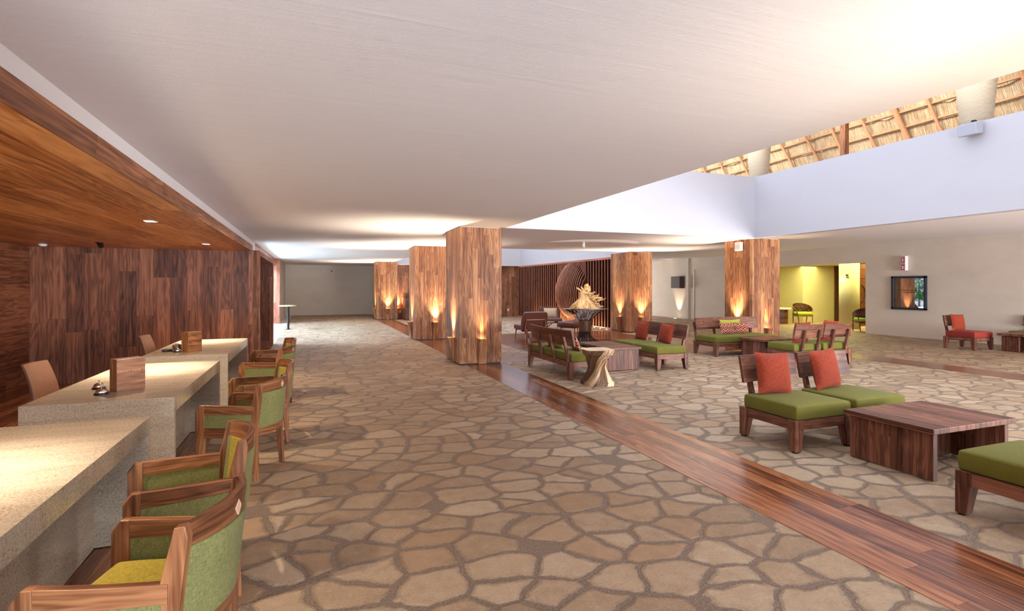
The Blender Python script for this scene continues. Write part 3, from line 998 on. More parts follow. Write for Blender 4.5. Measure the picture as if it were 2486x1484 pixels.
# ------------------------------------------------------------------ visitor armchairs
ac = desk_chair()
tag(ac, None, 'armchair', 'visitor armchairs at the reception desks')
acs = [(-0.575, 2.29, 14, 'wooden armchair with yellow-green seat in the bottom left corner, nearest of the row'),
       (-0.62, 3.18, -13, 'wooden armchair turned towards the nearest one, second from the camera at the near desk'),
       (-0.54, 5.02, 20, 'wooden armchair with pale diamond inlay, nearer of the two at the middle desk'),
       (-0.50, 5.98, -14, 'wooden armchair at the middle desk, further of the two from the camera'),
       (-0.54, 7.62, 15, 'wooden armchair at the furthest desk, nearer of its two chairs'),
       (-0.54, 8.55, -14, 'furthest wooden armchair of the row, at the end of the back desk')]
for i, (x, y, r, lb) in enumerate(acs):
    o = ac if i == 0 else copy_tree(ac)
    place(o, x, y, 0, math.radians(-90 - r), lb)
    o.scale = (0.91, 0.84, 1)

office_chair(-1.93, 5.66, math.radians(84), 'brown leather office chair behind the middle granite desk')
office_chair(-1.80, 8.32, math.radians(84), 'brown leather office chair behind the furthest granite desk')

# ------------------------------------------------------------------ downlights in the soffit
def downlight(x, y, energy, label, spot=True):
    t = empty('recessed_downlight', (x, y, 2.19), 0, label, 'light', 'square downlights in the wooden soffit')
    s = 0.055
    m = MB().box(-s, s, -s, -s + 0.01, -0.006, 0).box(-s, s, s - 0.01, s, -0.006, 0).box(-s, -s + 0.01, -s, s, -0.006, 0).box(s - 0.01, s, -s, s, -0.006, 0)
    m.build('trim_frame', 'offwhite', t)
    MB().box(-s + 0.01, s - 0.01, -s + 0.01, s - 0.01, -0.003, -0.001).build('lamp_lens', 'spotglow', t)
    if spot:
        lamp('SPOT', 'downlight_lamp', (x, y, 2.172), energy * 1.7, (1.0, 0.87, 0.70), spot_size=math.radians(54), spot_blend=1.0, shadow_soft_size=0.03)
        o = lamp('SPOT', 'downlight_lamp', (x, y, 2.175), energy, (1.0, 0.82, 0.60), spot_size=math.radians(124), spot_blend=0.9, shadow_soft_size=0.03)
    return t


downlight(-1.46, 2.9, 190, 'square recessed downlight in the wooden soffit over the nearest desk')
downlight(-1.46, 6.10, 270, 'square recessed downlight in the wooden soffit, larger of the two in view')
downlight(-1.46, 9.05, 270, 'square recessed downlight in the wooden soffit near the back wall')
t = empty('ceiling_spotlight', (-2.85, 9.3, 2.19), 0, 'small black adjustable spotlight under the wooden soffit', 'light')
MB().lathe([(0.001, 0), (0.05, 0), (0.05, -0.01), (0.001, -0.012)], 20).build('rim', 'black', t)
MB().tube([(0, 0, -0.01), (0.03, -0.03, -0.06)], 0.035, 14).build('head', 'black', t)
t = MB().lathe([(0.001, -0.035), (0.03, -0.035), (0.05, -0.02), (0.055, 0.0), (0.001, 0.0)], 24).build('smoke_detector', 'offwhite', loc=(-3.75, 9.95, 2.19))
tag(t, 'round white smoke detector under the wooden soffit by the back wall', 'smoke detector')

# ------------------------------------------------------------------ pillars with wall lights
def pillar(x0, x1, y0, y1, z1, label, mat='pillar_wood'):
    t = empty('pillar', ((x0 + x1) / 2, (y0 + y1) / 2, 0), 0, label, 'pillar', 'wood-clad pillars')
    hx, hy = (x1 - x0) / 2, (y1 - y0) / 2
    MB().box(-hx, hx, -hy, hy, 0.03, z1 - 0.012, 'z').build('cladding', mat, t, 0.003)
    MB().box(-hx + 0.02, hx - 0.02, -hy + 0.02, hy - 0.02, 0.0, 0.03, 'x').build('plinth', 'wetblack', t)
    MB().box(-hx + 0.03, hx - 0.03, -hy + 0.03, hy - 0.03, z1 - 0.012, z1, 'x').build('shadow_gap', 'offwhite', t)
    return t


def sconce(x, y, rz, label, e=95, zt=0.52, up=True):
    """tapered wooden uplight box on a pillar; local -Y points away from the wall"""
    t = empty('wall_sconce', (x, y, 0), rz, label, 'wall light', 'wooden uplights on the pillars')
    w = 0.085
    m = MB()
    # wedge: deep at the top, vanishing at the floor
    m.prism([(0, 0.01), (-0.02, 0.01), (-0.14, zt), (-0.125, zt), (-0.125, zt - 0.03), (0, zt - 0.03)], -w, w, 'x')
    m.box(-w, -w + 0.012, -0.13, 0, zt - 0.035, zt).box(w - 0.012, w, -0.13, 0, zt - 0.035, zt)
    m.build('housing', 'pillar_wood', t, 0.002)
    MB().box(-w + 0.014, w - 0.014, -0.12, -0.008, zt - 0.03, zt - 0.022).build('lamp_lens', 'lampglow', t)
    c = Matrix.Rotation(rz, 4, 'Z') @ Vector((0, -0.075, 0))
    o = lamp('SPOT', 'uplight_lamp', (x + c.x, y + c.y, zt + 0.0), e, WARM, rot=(PI, 0, 0), spot_size=math.radians(68), spot_blend=1.0, shadow_soft_size=0.025)
    c2 = Matrix.Rotation(rz, 4, 'Z') @ Vector((0, -0.25, 0))
    aim(o, (x + c2.x, y + c2.y, 2.75))
    if up:
        c3 = Matrix.Rotation(rz, 4, 'Z') @ Vector((0, -0.75, 0))
        o = lamp('SPOT', 'uplight_lamp', (x + c.x, y + c.y, zt + 0.0), e * 6.0, (1.0, 0.82, 0.62), spot_size=math.radians(92), spot_blend=1.0, shadow_soft_size=0.025)
        aim(o, (x + c3.x, y + c3.y, 2.75))
    return t


pillar(2.74, 3.62, 10.24, 11.38, CZ, 'tall wood-clad pillar nearest the camera, standing on the polished floor strip')
pillar(2.82, 3.85, 15.5, 16.5, CZ, 'wood-clad pillar second in the row, directly behind the nearest one')
pillar(2.88, 3.85, 25.8, 26.95, CZ, 'wood-clad pillar at the far end, beside the grey back wall')
pillar(10.08, 10.98, 15.55, 16.75, CZ, 'wood-clad pillar at the end of the slatted screen with two glowing wall lights')
pillar(10.26, 11.16, 10.36, 11.3, CZ + 0.02, 'wood-clad pillar on the right behind the two-seat sofa, white box near its top')
# on the row of pillars (front faces look to -Y, left faces to -X)
L = -PI / 2
sconce(3.20, 10.24, 0, 'glowing wall light on the front of the nearest pillar', up=False)
sconce(2.74, 10.72, L, 'glowing wall light on the left side of the nearest pillar')
sconce(3.42, 15.5, 0, 'glowing wall light on the front of the second pillar')
sconce(2.82, 15.98, L, 'glowing wall light on the left side of the second pillar')
sconce(3.40, 25.8, 0, 'glowing wall light on the front of the far-end pillar')
sconce(2.88, 26.3, L, 'glowing wall light on the left side of the far-end pillar')
sconce(10.55, 15.55, 0, 'right one of the two glowing wall lights on the screen-end pillar')
sconce(10.08, 16.15, L, 'left one of the two glowing wall lights on the screen-end pillar')
sconce(10.74, 10.36, 0, 'glowing wall light on the front of the pillar behind the sofa', up=False)
sconce(10.26, 10.86, L, 'glow of the wall light behind the two-seat sofa backrest', 95, 0.62)
sconce(3.9, 26.15, 0, 'wall light glowing low on the far timber wall behind the nearest pillar')
# unseen pillar added to carry the uplight that warms the near ceiling
pillar(2.74, 3.62, -0.4, 0.6, CZ, 'wood-clad pillar added outside the picture on the right')
sconce(3.20, 0.6, PI, 'wall light of the pillar outside the picture', 42)

# ------------------------------------------------------------------ slatted screen with a bulging figure
scr = empty('slatted_screen', (WX1, 21.4, 0), 0, 'tall screen of upright timber fins with a bulging oval relief', 'screen')
Y0, Y1 = 16.8, 26.1
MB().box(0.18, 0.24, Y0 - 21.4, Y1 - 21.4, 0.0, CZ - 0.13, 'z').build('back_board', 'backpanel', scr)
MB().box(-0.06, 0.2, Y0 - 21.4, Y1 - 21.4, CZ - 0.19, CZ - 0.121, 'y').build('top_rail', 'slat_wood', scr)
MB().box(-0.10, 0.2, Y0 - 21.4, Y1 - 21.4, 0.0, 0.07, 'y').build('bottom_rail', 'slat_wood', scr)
NSL = 44
ys = [Y0 + 0.06 + (Y1 - Y0 - 0.12) * i / (NSL - 1) for i in range(NSL)]
ys = sorted(ys + [y + 0.107 for y in ys if 18.6 < y < 21.2])
for y in ys:
    yl = y - 21.4
    pts = []
    for k in range(33):
        z = 0.07 + (CZ - 0.26) * k / 32
        zc, rz_, yc, ry = 1.38, 1.14, 19.95, 1.3
        q = 1 - ((z - zc) / rz_) ** 2 - ((y - yc) / ry) ** 2
        dep = 0.05
        if q > 0:
            dep = 0.05 + 0.44 * math.sqrt(q) * (0.8 + 0.25 * math.sin((z - 0.3) * 2.0))
        pts.append((-dep, z))
    poly = pts + [(0.18, 0.07 + CZ - 0.26), (0.18, 0.07)]
    vs = [(a, yl - 0.014, b) for a, b in poly] + [(a, yl + 0.014, b) for a, b in poly]
    n = len(pts)
    fs = []
    # side faces as strips back to the board so no concave ngons are needed
    vs = []
    for a, b in pts:
        vs += [(a, yl - 0.014, b), (a, yl + 0.014, b), (0.18, yl - 0.014, b), (0.18, yl + 0.014, b)]
    for k in range(n - 1):
        p, q = 4 * k, 4 * k + 4
        fs += [(p, p + 2, q + 2, q), (p + 1, q + 1, q + 3, p + 3), (p, q, q + 1, p + 1)]
    fs += [(0, 1, 3, 2), (4 * n - 4, 4 * n - 2, 4 * n - 1, 4 * n - 3)]
    fs = [f[::-1] for f in fs] if False else fs
    fin = MB().add(vs, fs, 'z').build('fin', 'shaded_fin', scr)
    ev = []
    for a, b in pts:
        ev += [(a - 0.012, yl - 0.013, b), (a - 0.012, yl + 0.013, b), (a + 0.004, yl - 0.013, b), (a + 0.004, yl + 0.013, b)]
    ef = []
    for k in range(n - 1):
        p, q = 4 * k, 4 * k + 4
        ef += [(p, p + 2, q + 2, q), (p + 1, q + 1, q + 3, p + 3), (p, q, q + 1, p + 1)]
    MB().add(ev, ef, 'z').build('lit_front_edge', 'slat_wood', fin)  # paler strip stands for light catching the fin's front edge
for i in range(7):
    y = Y0 + 0.18 + 0.46 * i
    t = empty('floor_uplight', (WX1 - 0.16, y + 0.0, 0.0), 0, 'small bright floor light at the foot of the slatted screen, %s from the screen-end pillar' % ('first', 'second', 'third', 'fourth', 'fifth', 'sixth', 'seventh')[i], 'light', 'row of small floor lights along the foot of the slatted screen')
    MB().lathe([(0.001, 0), (0.04, 0), (0.042, 0.012), (0.034, 0.016), (0.001, 0.016)], 16).build('rim', 'chrome', t)
    MB().lathe([(0.001, 0.016), (0.03, 0.016), (0.028, 0.022), (0.001, 0.024)], 16).build('lens', 'spotglow', t)
lamp('AREA', 'screen_uplight', (WX1 - 0.22, 20.5, 0.05), 60, (1.0, 0.72, 0.42), rot=(PI, 0.25, 0), shape='RECTANGLE', size=0.1, size_y=6.5)

# ------------------------------------------------------------------ lounge seating
def P(v):
    return math.radians(v)


chair = slipper()
tag(chair, None, 'chair', 'low walnut lounge chairs with green seats')
spots = [(4.575, 4.07, 0, 'low lounge chair with green seat and red pillow, left of the near pair'),
         (5.39, 4.09, 0, 'green-seated low lounge chair with red pillow, right one of the near pair'),
         (6.32, 8.66, -90, 'low lounge chair with green seat nearer the carved stool, facing the sofa'),
         (6.32, 9.46, -90, 'green-seated lounge chair facing the three-cushion sofa, further from the carved stool'),
         (9.08, 8.06, 180, 'low lounge chair seen from behind, left of the pair with backs to the camera'),
         (9.85, 8.06, 180, 'low lounge chair seen from behind, right of the pair with backs to the camera'),
         (4.5, 2.02, 180, 'green-seated lounge chair at the lower right corner, cut by the picture edge'),
         (16.88, 7.93, -90, 'green-seated lounge chair cut by the right picture edge behind the far table')]
for i, (x, y, r, lb) in enumerate(spots):
    o = chair if i == 0 else copy_tree(chair)
    place(o, x, y, 0, P(r), lb)
redc = slipper(seat='redseat')
tag(redc, 'low lounge chair with a dark red seat against the right wall', 'chair')
place(redc, 15.5, 8.6, 0, 0)
# sofas
sofa = slipper(1.80, 0.74, 'green', 4, 'sofa', 0.10)
tag(sofa, 'two-seat green sofa seen from behind with four wooden back posts', 'sofa', 'low walnut sofas with green seats')
place(sofa, 4.37, 8.86, 0, P(90))
s2 = copy_tree(sofa)
place(s2, 9.30, 9.90, 0, 0, 'two-seat green sofa facing the camera in front of the right-hand pillar')

SZ = 0.456
pillow_obj('red', 0.43, 0.43, 0.15, (4.50, 4.22, SZ), P(-4), 0.20, 'red pillow on the left chair of the near pair', 0.05)
pillow_obj('red', 0.43, 0.43, 0.15, (5.27, 4.24, SZ), P(6), 0.20, 'red pillow on the right chair of the near pair', -0.05)
pillow_obj('red', 0.40, 0.40, 0.15, (6.44, 8.72, SZ), P(-90), 0.20, 'dark red pillow on the chair facing the sofa, nearer the camera', 0.06)
pillow_obj('red', 0.40, 0.40, 0.15, (6.44, 9.52, SZ), P(-90), 0.20, 'dark red pillow on the further chair facing the sofa', 0.0)
pillow_obj('red', 0.42, 0.42, 0.15, (9.05, 7.92, SZ), P(180), 0.2, 'red pillow behind the back of the left chair turned from the camera', 0.05)
pillow_obj('red', 0.42, 0.44, 0.15, (9.80, 7.92, SZ), P(180), 0.2, 'red pillow peeking over the right chair turned from the camera', -0.08)
pillow_obj('red', 0.42, 0.42, 0.15, (15.42, 8.74, SZ), P(-8), 0.2, 'red pillow on the dark red chair by the right wall', 0.05)
pillow_obj('greenpillow', 0.62, 0.34, 0.14, (9.33, 10.05, SZ), 0, 0.2, 'plain light green pillow behind the zigzag ones on the facing sofa')
pillow_obj('chevron', 0.44, 0.27, 0.12, (9.12, 9.93, SZ), P(4), 0.25, 'left one of two zigzag pillows on the sofa facing the camera')
pillow_obj('chevron', 0.40, 0.27, 0.12, (9.54, 9.94, SZ), P(-8), 0.25, 'right one of two zigzag pillows on the sofa facing the camera')
pillow_obj('greenpillow', 0.62, 0.30, 0.14, (4.20, 8.92, SZ), P(90), 0.25, 'light green pillow on the sofa seen from behind')
pillow_obj('chevron', 0.42, 0.28, 0.12, (4.34, 8.36, SZ), P(80), 0.35, 'zigzag pillow at the near end of the sofa seen from behind')

ct = coffee_table(1.07, 0.76)
tag(ct, 'square-cut walnut coffee table in front of the near pair of chairs', 'table', 'walnut block coffee tables')
place(ct, 5.105, 3.15, 0, 0)
c2 = copy_tree(ct)
place(c2, 5.43, 9.13, 0, P(90), 'walnut coffee table between the back-turned sofa and the carved stool')
c2.scale = (1.15, 0.93, 1)
c3 = copy_tree(ct)
place(c3, 9.42, 9.05, 0, 0, 'walnut coffee table between the facing sofa and the back-turned chairs')
c3.scale = (0.93, 0.90, 1)
ft = empty('coffee_table', (15.98, 7.55, 0), P(0), 'low wooden table with a block leg at the right picture edge', 'table')
MB().box(-0.38, 0.42, -0.50, 0.50, 0.375, 0.43, 'x').build('tabletop', 'walnut', ft, 0.004)
MB().box(-0.33, -0.16, 0.07, 0.43, 0.0, 0.375, 'z').build('leg', 'walnut', ft, 0.02)
MB().box(-0.33, -0.16, -0.43, -0.07, 0.0, 0.375, 'z').build('leg', 'walnut', ft, 0.02)
MB().box(0.2, 0.37, -0.43, 0.43, 0.0, 0.375, 'z').build('leg', 'walnut', ft, 0.02)

# carved twisted stool
def stool():
    t = empty('carved_stool', (4.27, 7.52, 0), 0, 'twisted hourglass stool carved from pale and brown wood beside the sofa', 'stool')
    secs = []
    NZ, NA = 36, 40
    for i in range(NZ + 1):
        f = i / NZ
        z = f * 0.56
        e = abs(f - 0.48) / 0.52
        r = 0.118 + 0.117 * min(1, e * 1.12) ** 1.4
        if f > 0.86 or f < 0.1:
            r = max(r, 0.228)
        tw = math.radians(-12 + 95 * f)
        ring = []
        for k in range(NA):
            a = 2 * PI * k / NA
            pw = 5.0
            rr = r / (abs(math.cos(a)) ** pw + abs(math.sin(a)) ** pw) ** (1 / pw)
            fl = 0.16 * (1 - e) * math.cos(4 * a + PI)
            rr *= (1 - abs(fl) * 0.3 + fl * 0.55)
            ring.append((rr * math.cos(a + tw), rr * math.sin(a + tw), z))
        secs.append(ring)
    m = MB().sweep(secs, smooth=True)
    m.build('body', 'carved', t)
    return t


stool()

# ------------------------------------------------------------------ driftwood on the branching table
def tree_table():
    cx, cy = 7.30, 13.55
    t = empty('tree_table', (cx, cy, 0), 0, 'round glass table on a bundle of dark rods shaped like a tree', 'table')
    NR = 28
    rods = MB()
    br = MB()
    for i in range(NR):
        a = 2 * PI * i / NR
        ca, sa = math.cos(a), math.sin(a)
        rb = 0.36 + (0.06 if i % 2 else 0.0)
        prof = [(rb, 0.012), (rb * 0.78, 0.03), (0.21, 0.11), (0.165, 0.20), (0.15, 0.30), (0.15, 0.58)]
        rods.tube([(r * ca, r * sa, z) for r, z in prof], 0.011, 6)
        if i % 2 == 0 and i % 4:
            continue
        rt = 0.52 if i % 2 else 0.36
        prof = [(0.15, 0.56), (0.19, 0.64), (rt * 0.62, 0.76), (rt * 0.9, 0.87), (rt, 0.925)]
        br.tube([(r * ca, r * sa, z) for r, z in prof], 0.0065, 6)
        if i % 2:
            for da in (-0.17, 0.17):
                br.tube([(0.30 * ca, 0.30 * sa, 0.745), (0.42 * math.cos(a + da * 0.5), 0.42 * math.sin(a + da * 0.5), 0.83), (0.57 * math.cos(a + da), 0.57 * math.sin(a + da), 0.925)], 0.007, 6)
    rods.lathe([(0.001, 0.0), (0.36, 0.0), (0.36, 0.012), (0.001, 0.012)], 36)
    rods.build('rod_base', 'iron', t)
    MB().lathe([(0.165, 0.29), (0.168, 0.30), (0.168, 0.60), (0.165, 0.61), (0.14, 0.61), (0.14, 0.29)], 36, smooth=False).build('trunk_sleeve', 'dark_wood', t)
    br.build('rod_branches', 'iron', t)
    MB().lathe([(0.001, 0.930), (0.665, 0.930), (0.67, 0.936), (0.665, 0.942), (0.001, 0.942)], 64).build('glass_top', 'clearglass', t)
    return t


tree_table()
dw = empty('driftwood_sculpture', (7.30, 13.55, 0.943), P(0), 'pale gnarled driftwood stump with jagged branches on the round glass table', 'sculpture')
rnd = random.Random(3)
secs = []
for i in range(23):
    f = i / 22
    z = f * 0.52
    r = 0.27 * (1 - f) ** 1.7 + 0.125 + 0.02 * math.sin(f * 9)
    if f > 0.9:
        r *= 1 - (f - 0.9) * 4
    ring = []
    for k in range(40):
        a = 2 * PI * k / 40
        rr = r * (1 + (0.30 * (1 - f) ** 1.5 + 0.07) * math.sin(5 * a + 1.0 + f * 1.5) + 0.10 * math.sin(9 * a + 4 * f) + 0.05 * rnd.uniform(-1, 1))
        ring.append((rr * math.cos(a) * 0.95 - 0.06 * f + 0.05 * f, rr * math.sin(a) * 0.7, z))
    secs.append(ring)
MB().sweep(secs, smooth=True).build('stump', 'drift', dw)
bm_ = MB()


def cam_dir(a, b, up):
    # a along the picture's right, b away from the camera
    s_, c_ = math.sin(math.radians(20.57)), math.cos(math.radians(20.57))
    return Vector((a * c_ + b * s_, -a * s_ + b * c_, up))


def branch(st, en, r0, r1, n=7, j=0.02):
    st, en = Vector(st), Vector(en)
    pts, rad = [], []
    for i in range(n):
        f = i / (n - 1)
        p = st.lerp(en, f) + Vector((rnd.uniform(-j, j), rnd.uniform(-j, j), rnd.uniform(-j, j))) * (1 if 0 < i < n else 0)
        pts.append(tuple(p))
        rad.append((r0 * (1 - f) + r1 * f) * rnd.uniform(0.75, 1.3))
    bm_.tube(pts, rad, 8)


for (a0, z0, a1, z1, b1, r0, r1) in [
        (0.10, 0.30, 0.52, 0.30, 0.0, 0.05, 0.02), (0.34, 0.22, 0.60, 0.27, 0.05, 0.035, 0.012), (0.15, 0.12, 0.50, 0.04, -0.08, 0.06, 0.02),
        (0.10, 0.40, 0.30, 0.46, -0.1, 0.04, 0.012), (0.05, 0.42, 0.36, 0.36, -0.05, 0.04, 0.012), (0.0, 0.45, -0.26, 0.58, 0.0, 0.05, 0.015),
        (0.02, 0.45, 0.05, 0.66, 0.0, 0.11, 0.05), (0.0, 0.5, -0.12, 0.62, -0.05, 0.05, 0.02), (0.10, 0.28, 0.30, 0.22, -0.12, 0.05, 0.02),
        (0.12, 0.2, 0.38, 0.12, -0.14, 0.06, 0.02), (0.1, 0.5, 0.16, 0.64, 0.04, 0.05, 0.02), (0.3, 0.3, 0.42, 0.42, 0.0, 0.022, 0.008),
        (0.2, 0.1, 0.45, 0.10, 0.12, 0.05, 0.02), (-0.1, 0.06, -0.42, 0.02, -0.05, 0.07, 0.02)]:
    branch(cam_dir(a0, -0.02, z0), cam_dir(a1, b1, z1), r0, r1)
for k in range(34):
    f = rnd.random()
    p = cam_dir(0.0 + 0.30 * f + rnd.uniform(-0.04, 0.04), rnd.uniform(-0.16, 0.02), 0.50 - 0.36 * f + rnd.uniform(-0.03, 0.05))
    q = p + cam_dir(rnd.uniform(-0.06, 0.08), rnd.uniform(-0.07, 0.0), rnd.uniform(-0.03, 0.08))
    branch(p, q, 0.026, 0.007, 4, 0.008)
bm_.build('branches', 'drift', dw)
lamp('SPOT', 'sculpture_spot', (6.85, 12.75, 2.6), 110, (1.0, 0.90, 0.72), spot_size=math.radians(34), spot_blend=0.5, shadow_soft_size=0.03)
aim(bpy.data.objects['sculpture_spot'], (7.35, 13.5, 1.15))
up = lamp('SPOT', 'table_uplight', (7.24, 13.08, 0.04), 110, (1.0, 0.88, 0.76), rot=(PI, 0, 0), spot_size=math.radians(52), spot_blend=0.05, shadow_soft_size=0.01)
t = empty('ceiling_light', (6.80, 12.70, CZ), 0, 'small white cylindrical spotlight on the ceiling above the driftwood table', 'light')
MB().lathe([(0.001, 0), (0.035, 0), (0.035, -0.01), (0.001, -0.01)], 20).build('mount', 'offwhite', t)
MB().lathe([(0.001, -0.01), (0.042, -0.01), (0.042, -0.15), (0.036, -0.15), (0.034, -0.13), (0.001, -0.13)], 24).build('housing', 'offwhite', t)

# ------------------------------------------------------------------ leather lounge group
def leather_chair(x, y, rz, label, w=0.74, pillow=None, back_h=0.82):
    """faces -Y local"""
    t = empty('leather_armchair', (x, y, 0), rz, label, 'armchair', 'brown leather lounge seats')
    hw = w / 2
    MB().cushion(-hw + 0.03, hw - 0.03, -0.38, 0.30, 0.27, 0.42, 0.02, 0.035).build('seat', 'leather', t)
    secs = []
    for i in range(11):
        f = i / 10
        z = 0.25 + f * (back_h - 0.25)
        y0 = 0.26 + 0.20 * f
        hwz = hw * (0.92 + 0.08 * math.sin(f * PI)) - (0.03 if f > 0.95 else 0)
        secs.append([(-hwz, y0 - 0.06, z), (-hwz + 0.03, y0 - 0.075, z), (hwz - 0.03, y0 - 0.075, z), (hwz, y0 - 0.06, z), (hwz, y0 + 0.05, z - 0.02), (hwz - 0.03, y0 + 0.07, z - 0.02), (-hwz + 0.03, y0 + 0.07, z - 0.02), (-hwz, y0 + 0.05, z - 0.02)])
    MB().sweep(secs).build('backrest', 'leather', t, 0.012)
    for sx in (-1, 1):
        MB().tube([(sx * (hw - 0.06), -0.32, 0.0), (sx * (hw - 0.08), -0.29, 0.28)], [0.014, 0.02], 10).build('leg', 'brown_wood', t)
        MB().tube([(sx * (hw - 0.07), 0.47, 0.0), (sx * (hw - 0.08), 0.42, 0.30), (sx * (hw - 0.10), 0.47, 0.60)], [0.014, 0.02, 0.014], 10).build('leg', 'brown_wood', t)
    MB().box(-hw + 0.10, hw - 0.10, 0.455, 0.475, 0.575, 0.60, 'x').box(-hw + 0.08, hw - 0.08, -0.30, -0.27, 0.24, 0.275, 'x').build('cross_rail', 'brown_wood', t, 0.004)
    return t


leather_chair(6.18, 14.95, P(200 - 20), 'brown leather armchair seen from behind, closest to the branching table', 0.80)
leather_chair(8.22, 17.85, P(-16), 'brown leather armchair with a beige pillow against the slatted screen', 0.78)
pillow_obj('beige', 0.50, 0.36, 0.14, (8.25, 17.95, 0.435), P(-16), 0.25, 'beige pillow on the leather armchair by the slatted screen')
ch = empty('leather_chaise', (8.48, 16.2, 0), P(-62), 'low brown leather chaise behind the branching table', 'chaise', 'brown leather lounge seats')
MB().cushion(-0.34, 0.34, -0.75, 0.35, 0.22, 0.40, 0.015, 0.04).build('seat', 'leather', ch)
MB().cushion(-0.34, 0.34, 0, 0.62, 0, 0.12, 0.01, 0.03, mat=Matrix.Translation((0, 0.28, 0.30)) @ Matrix.Rotation(P(52), 4, 'X')).build('backrest', 'leather', ch)
for sx in (-1, 1):
    for yy in (-0.62, 0.36):
        MB().tube([(sx * 0.28, yy, 0), (sx * 0.27, yy + 0.02, 0.25)], [0.013, 0.02], 10).build('leg', 'brown_wood', ch)
MB().box(-0.30, 0.30, -0.66, 0.44, 0.195, 0.225, 'y').build('frame', 'brown_wood', ch, 0.004)
pillow_obj('greycushion', 0.36, 0.30, 0.11, (8.72, 16.32, 0.42), P(-62), 0.6, 'small grey-brown cushion on the leather chaise')
tb = empty('side_table', (7.25, 16.05, 0), 0.3, 'small glass side table with crossed wooden legs among the leather seats', 'table')
MB().lathe([(0.001, 0.40), (0.27, 0.40), (0.27, 0.412), (0.001, 0.412)], 36).build('glass_top', 'clearglass', tb)
for k in range(3):
    a = k * PI / 3
    MB().tube([(0.26 * math.cos(a), 0.26 * math.sin(a), 0.0), (-0.2 * math.cos(a), -0.2 * math.sin(a), 0.395)], 0.015, 8).build('leg', 'brown_wood', tb)

# ------------------------------------------------------------------ high table at the far left
ht = empty('bar_table', (-0.80, 21.2, 0), 0, 'tall round bar table with pale top and thin dark leg near the garden opening', 'table')
MB().lathe([(0.001, 0.84), (0.27, 0.84), (0.30, 0.86), (0.30, 0.88), (0.001, 0.88)], 32).build('tabletop', 'paletop', ht)
MB().tube([(0.02, 0, 0.012), (0.02, 0, 0.84)], 0.04, 12).build('pole', 'black', ht)
MB().lathe([(0.001, 0), (0.10, 0), (0.10, 0.012), (0.001, 0.012)], 24).build('base_plate', 'black', ht)

# louvred box by the far timber wall
lv = empty('louvred_cabinet', (4.55, 25.35, 0), 0, 'louvred timber cabinet by the far timber wall', 'cabinet')
MB().box(-0.42, 0.55, -0.28, 0.75, 0, 1.25, 'z').build('carcass', 'dark_wood', lv)
m = MB()
for k in range(30):
    z = 0.03 + k * 0.0405
    m.box(-0.45, 0.58, -0.31, -0.28, z, z + 0.024, 'x').box(-0.45, -0.42, -0.28, 0.75, z, z + 0.024, 'y')
m.build('louvres', 'walnut', lv)

# ------------------------------------------------------------------ small wall fittings
def plate(name, x0, x1, y0, y1, z0, z1, mat, label, cat, bev=0.004):
    o = MB().box(-(x1 - x0) / 2, (x1 - x0) / 2, -(y1 - y0) / 2, (y1 - y0) / 2, -(z1 - z0) / 2, (z1 - z0) / 2).build(name, mat, bevel=bev, loc=((x0 + x1) / 2, (y0 + y1) / 2, (z0 + z1) / 2))
    return tag(o, label, cat)


def outlet(x, y, z, rz, label):
    t = empty('wall_outlet', (x, y, z), rz, label, 'outlet')
    MB().box(-0.045, 0.045, -0.012, 0, -0.06, 0.06).build('cover_plate', 'offwhite', t, 0.003)
    for zz in (-0.025, 0.025):
        MB().box(-0.016, 0.016, -0.015, -0.011, zz - 0.014, zz + 0.014).build('socket', 'greybox', t)


outlet(4.02, 25.36 + 0.79, 0.36, 0, 'cream wall outlet low on the timber beside the far pillar')
outlet(9.6, 26.15, 0.36, 0, 'cream wall outlet low on the timber near the slatted screen corner')
# white box high on the right pillar
t = empty('wall_speaker', (10.26, 10.72, 2.58), L, 'small white square speaker near the top of the right-hand pillar', 'speaker')
MB().cushion(-0.10, 0.10, -0.13, -0.03, -0.11, 0.11, 0, 0.02, 8, side=0).build('housing', 'offwhite', t)
MB().box(-0.02, 0.02, -0.04, 0, -0.02, 0.02).build('bracket', 'black', t)
# speaker on the parapet
t = empty('wall_speaker', (WX1, 5.55, 4.12), L, 'pale grey speaker hanging on the parapet below the thatch', 'speaker')
MB().prism([(-0.30, -0.14), (-0.34, 0.10), (-0.06, 0.16), (-0.06, -0.10)], -0.19, 0.19, 'x').build('housing', 'greybox', t, 0.02)
MB().box(-0.03, 0.03, -0.1, 0.0, -0.02, 0.2).build('bracket', 'black', t)
t.scale = (0.72, 0.72, 0.8)
MB().prism([(-0.311, -0.01), (-0.321, -0.01), (-0.324, 0.01), (-0.314, 0.01)], -0.03, 0.03, 'x').build('badge', 'black', t)

# fire hose cabinet on the right wall
hc = empty('hose_cabinet', (17.3, 11.17, 1.365), L, 'square wall cabinet with dark blue frame and reflecting glass door', 'cabinet')
w, h = 0.515, 0.52
m = MB().box(-w, w, -0.07, 0, -h, -h + 0.07, 'x').box(-w, w, -0.07, 0, h - 0.07, h, 'x').box(-w, -w + 0.07, -0.07, 0, -h, h).box(w - 0.07, w, -0.07, 0, -h, h)
m.build('frame', 'bluesteel', hc, 0.006)
dr = MB().box(-w + 0.065, w - 0.065, -0.045, -0.03, -h + 0.065, h - 0.065).build('glass_door', 'darkglass', hc)
MB().box(w - 0.10, w - 0.075, -0.08, -0.045, -0.06, 0.04).build('handle', 'wetblack', dr, 0.004)


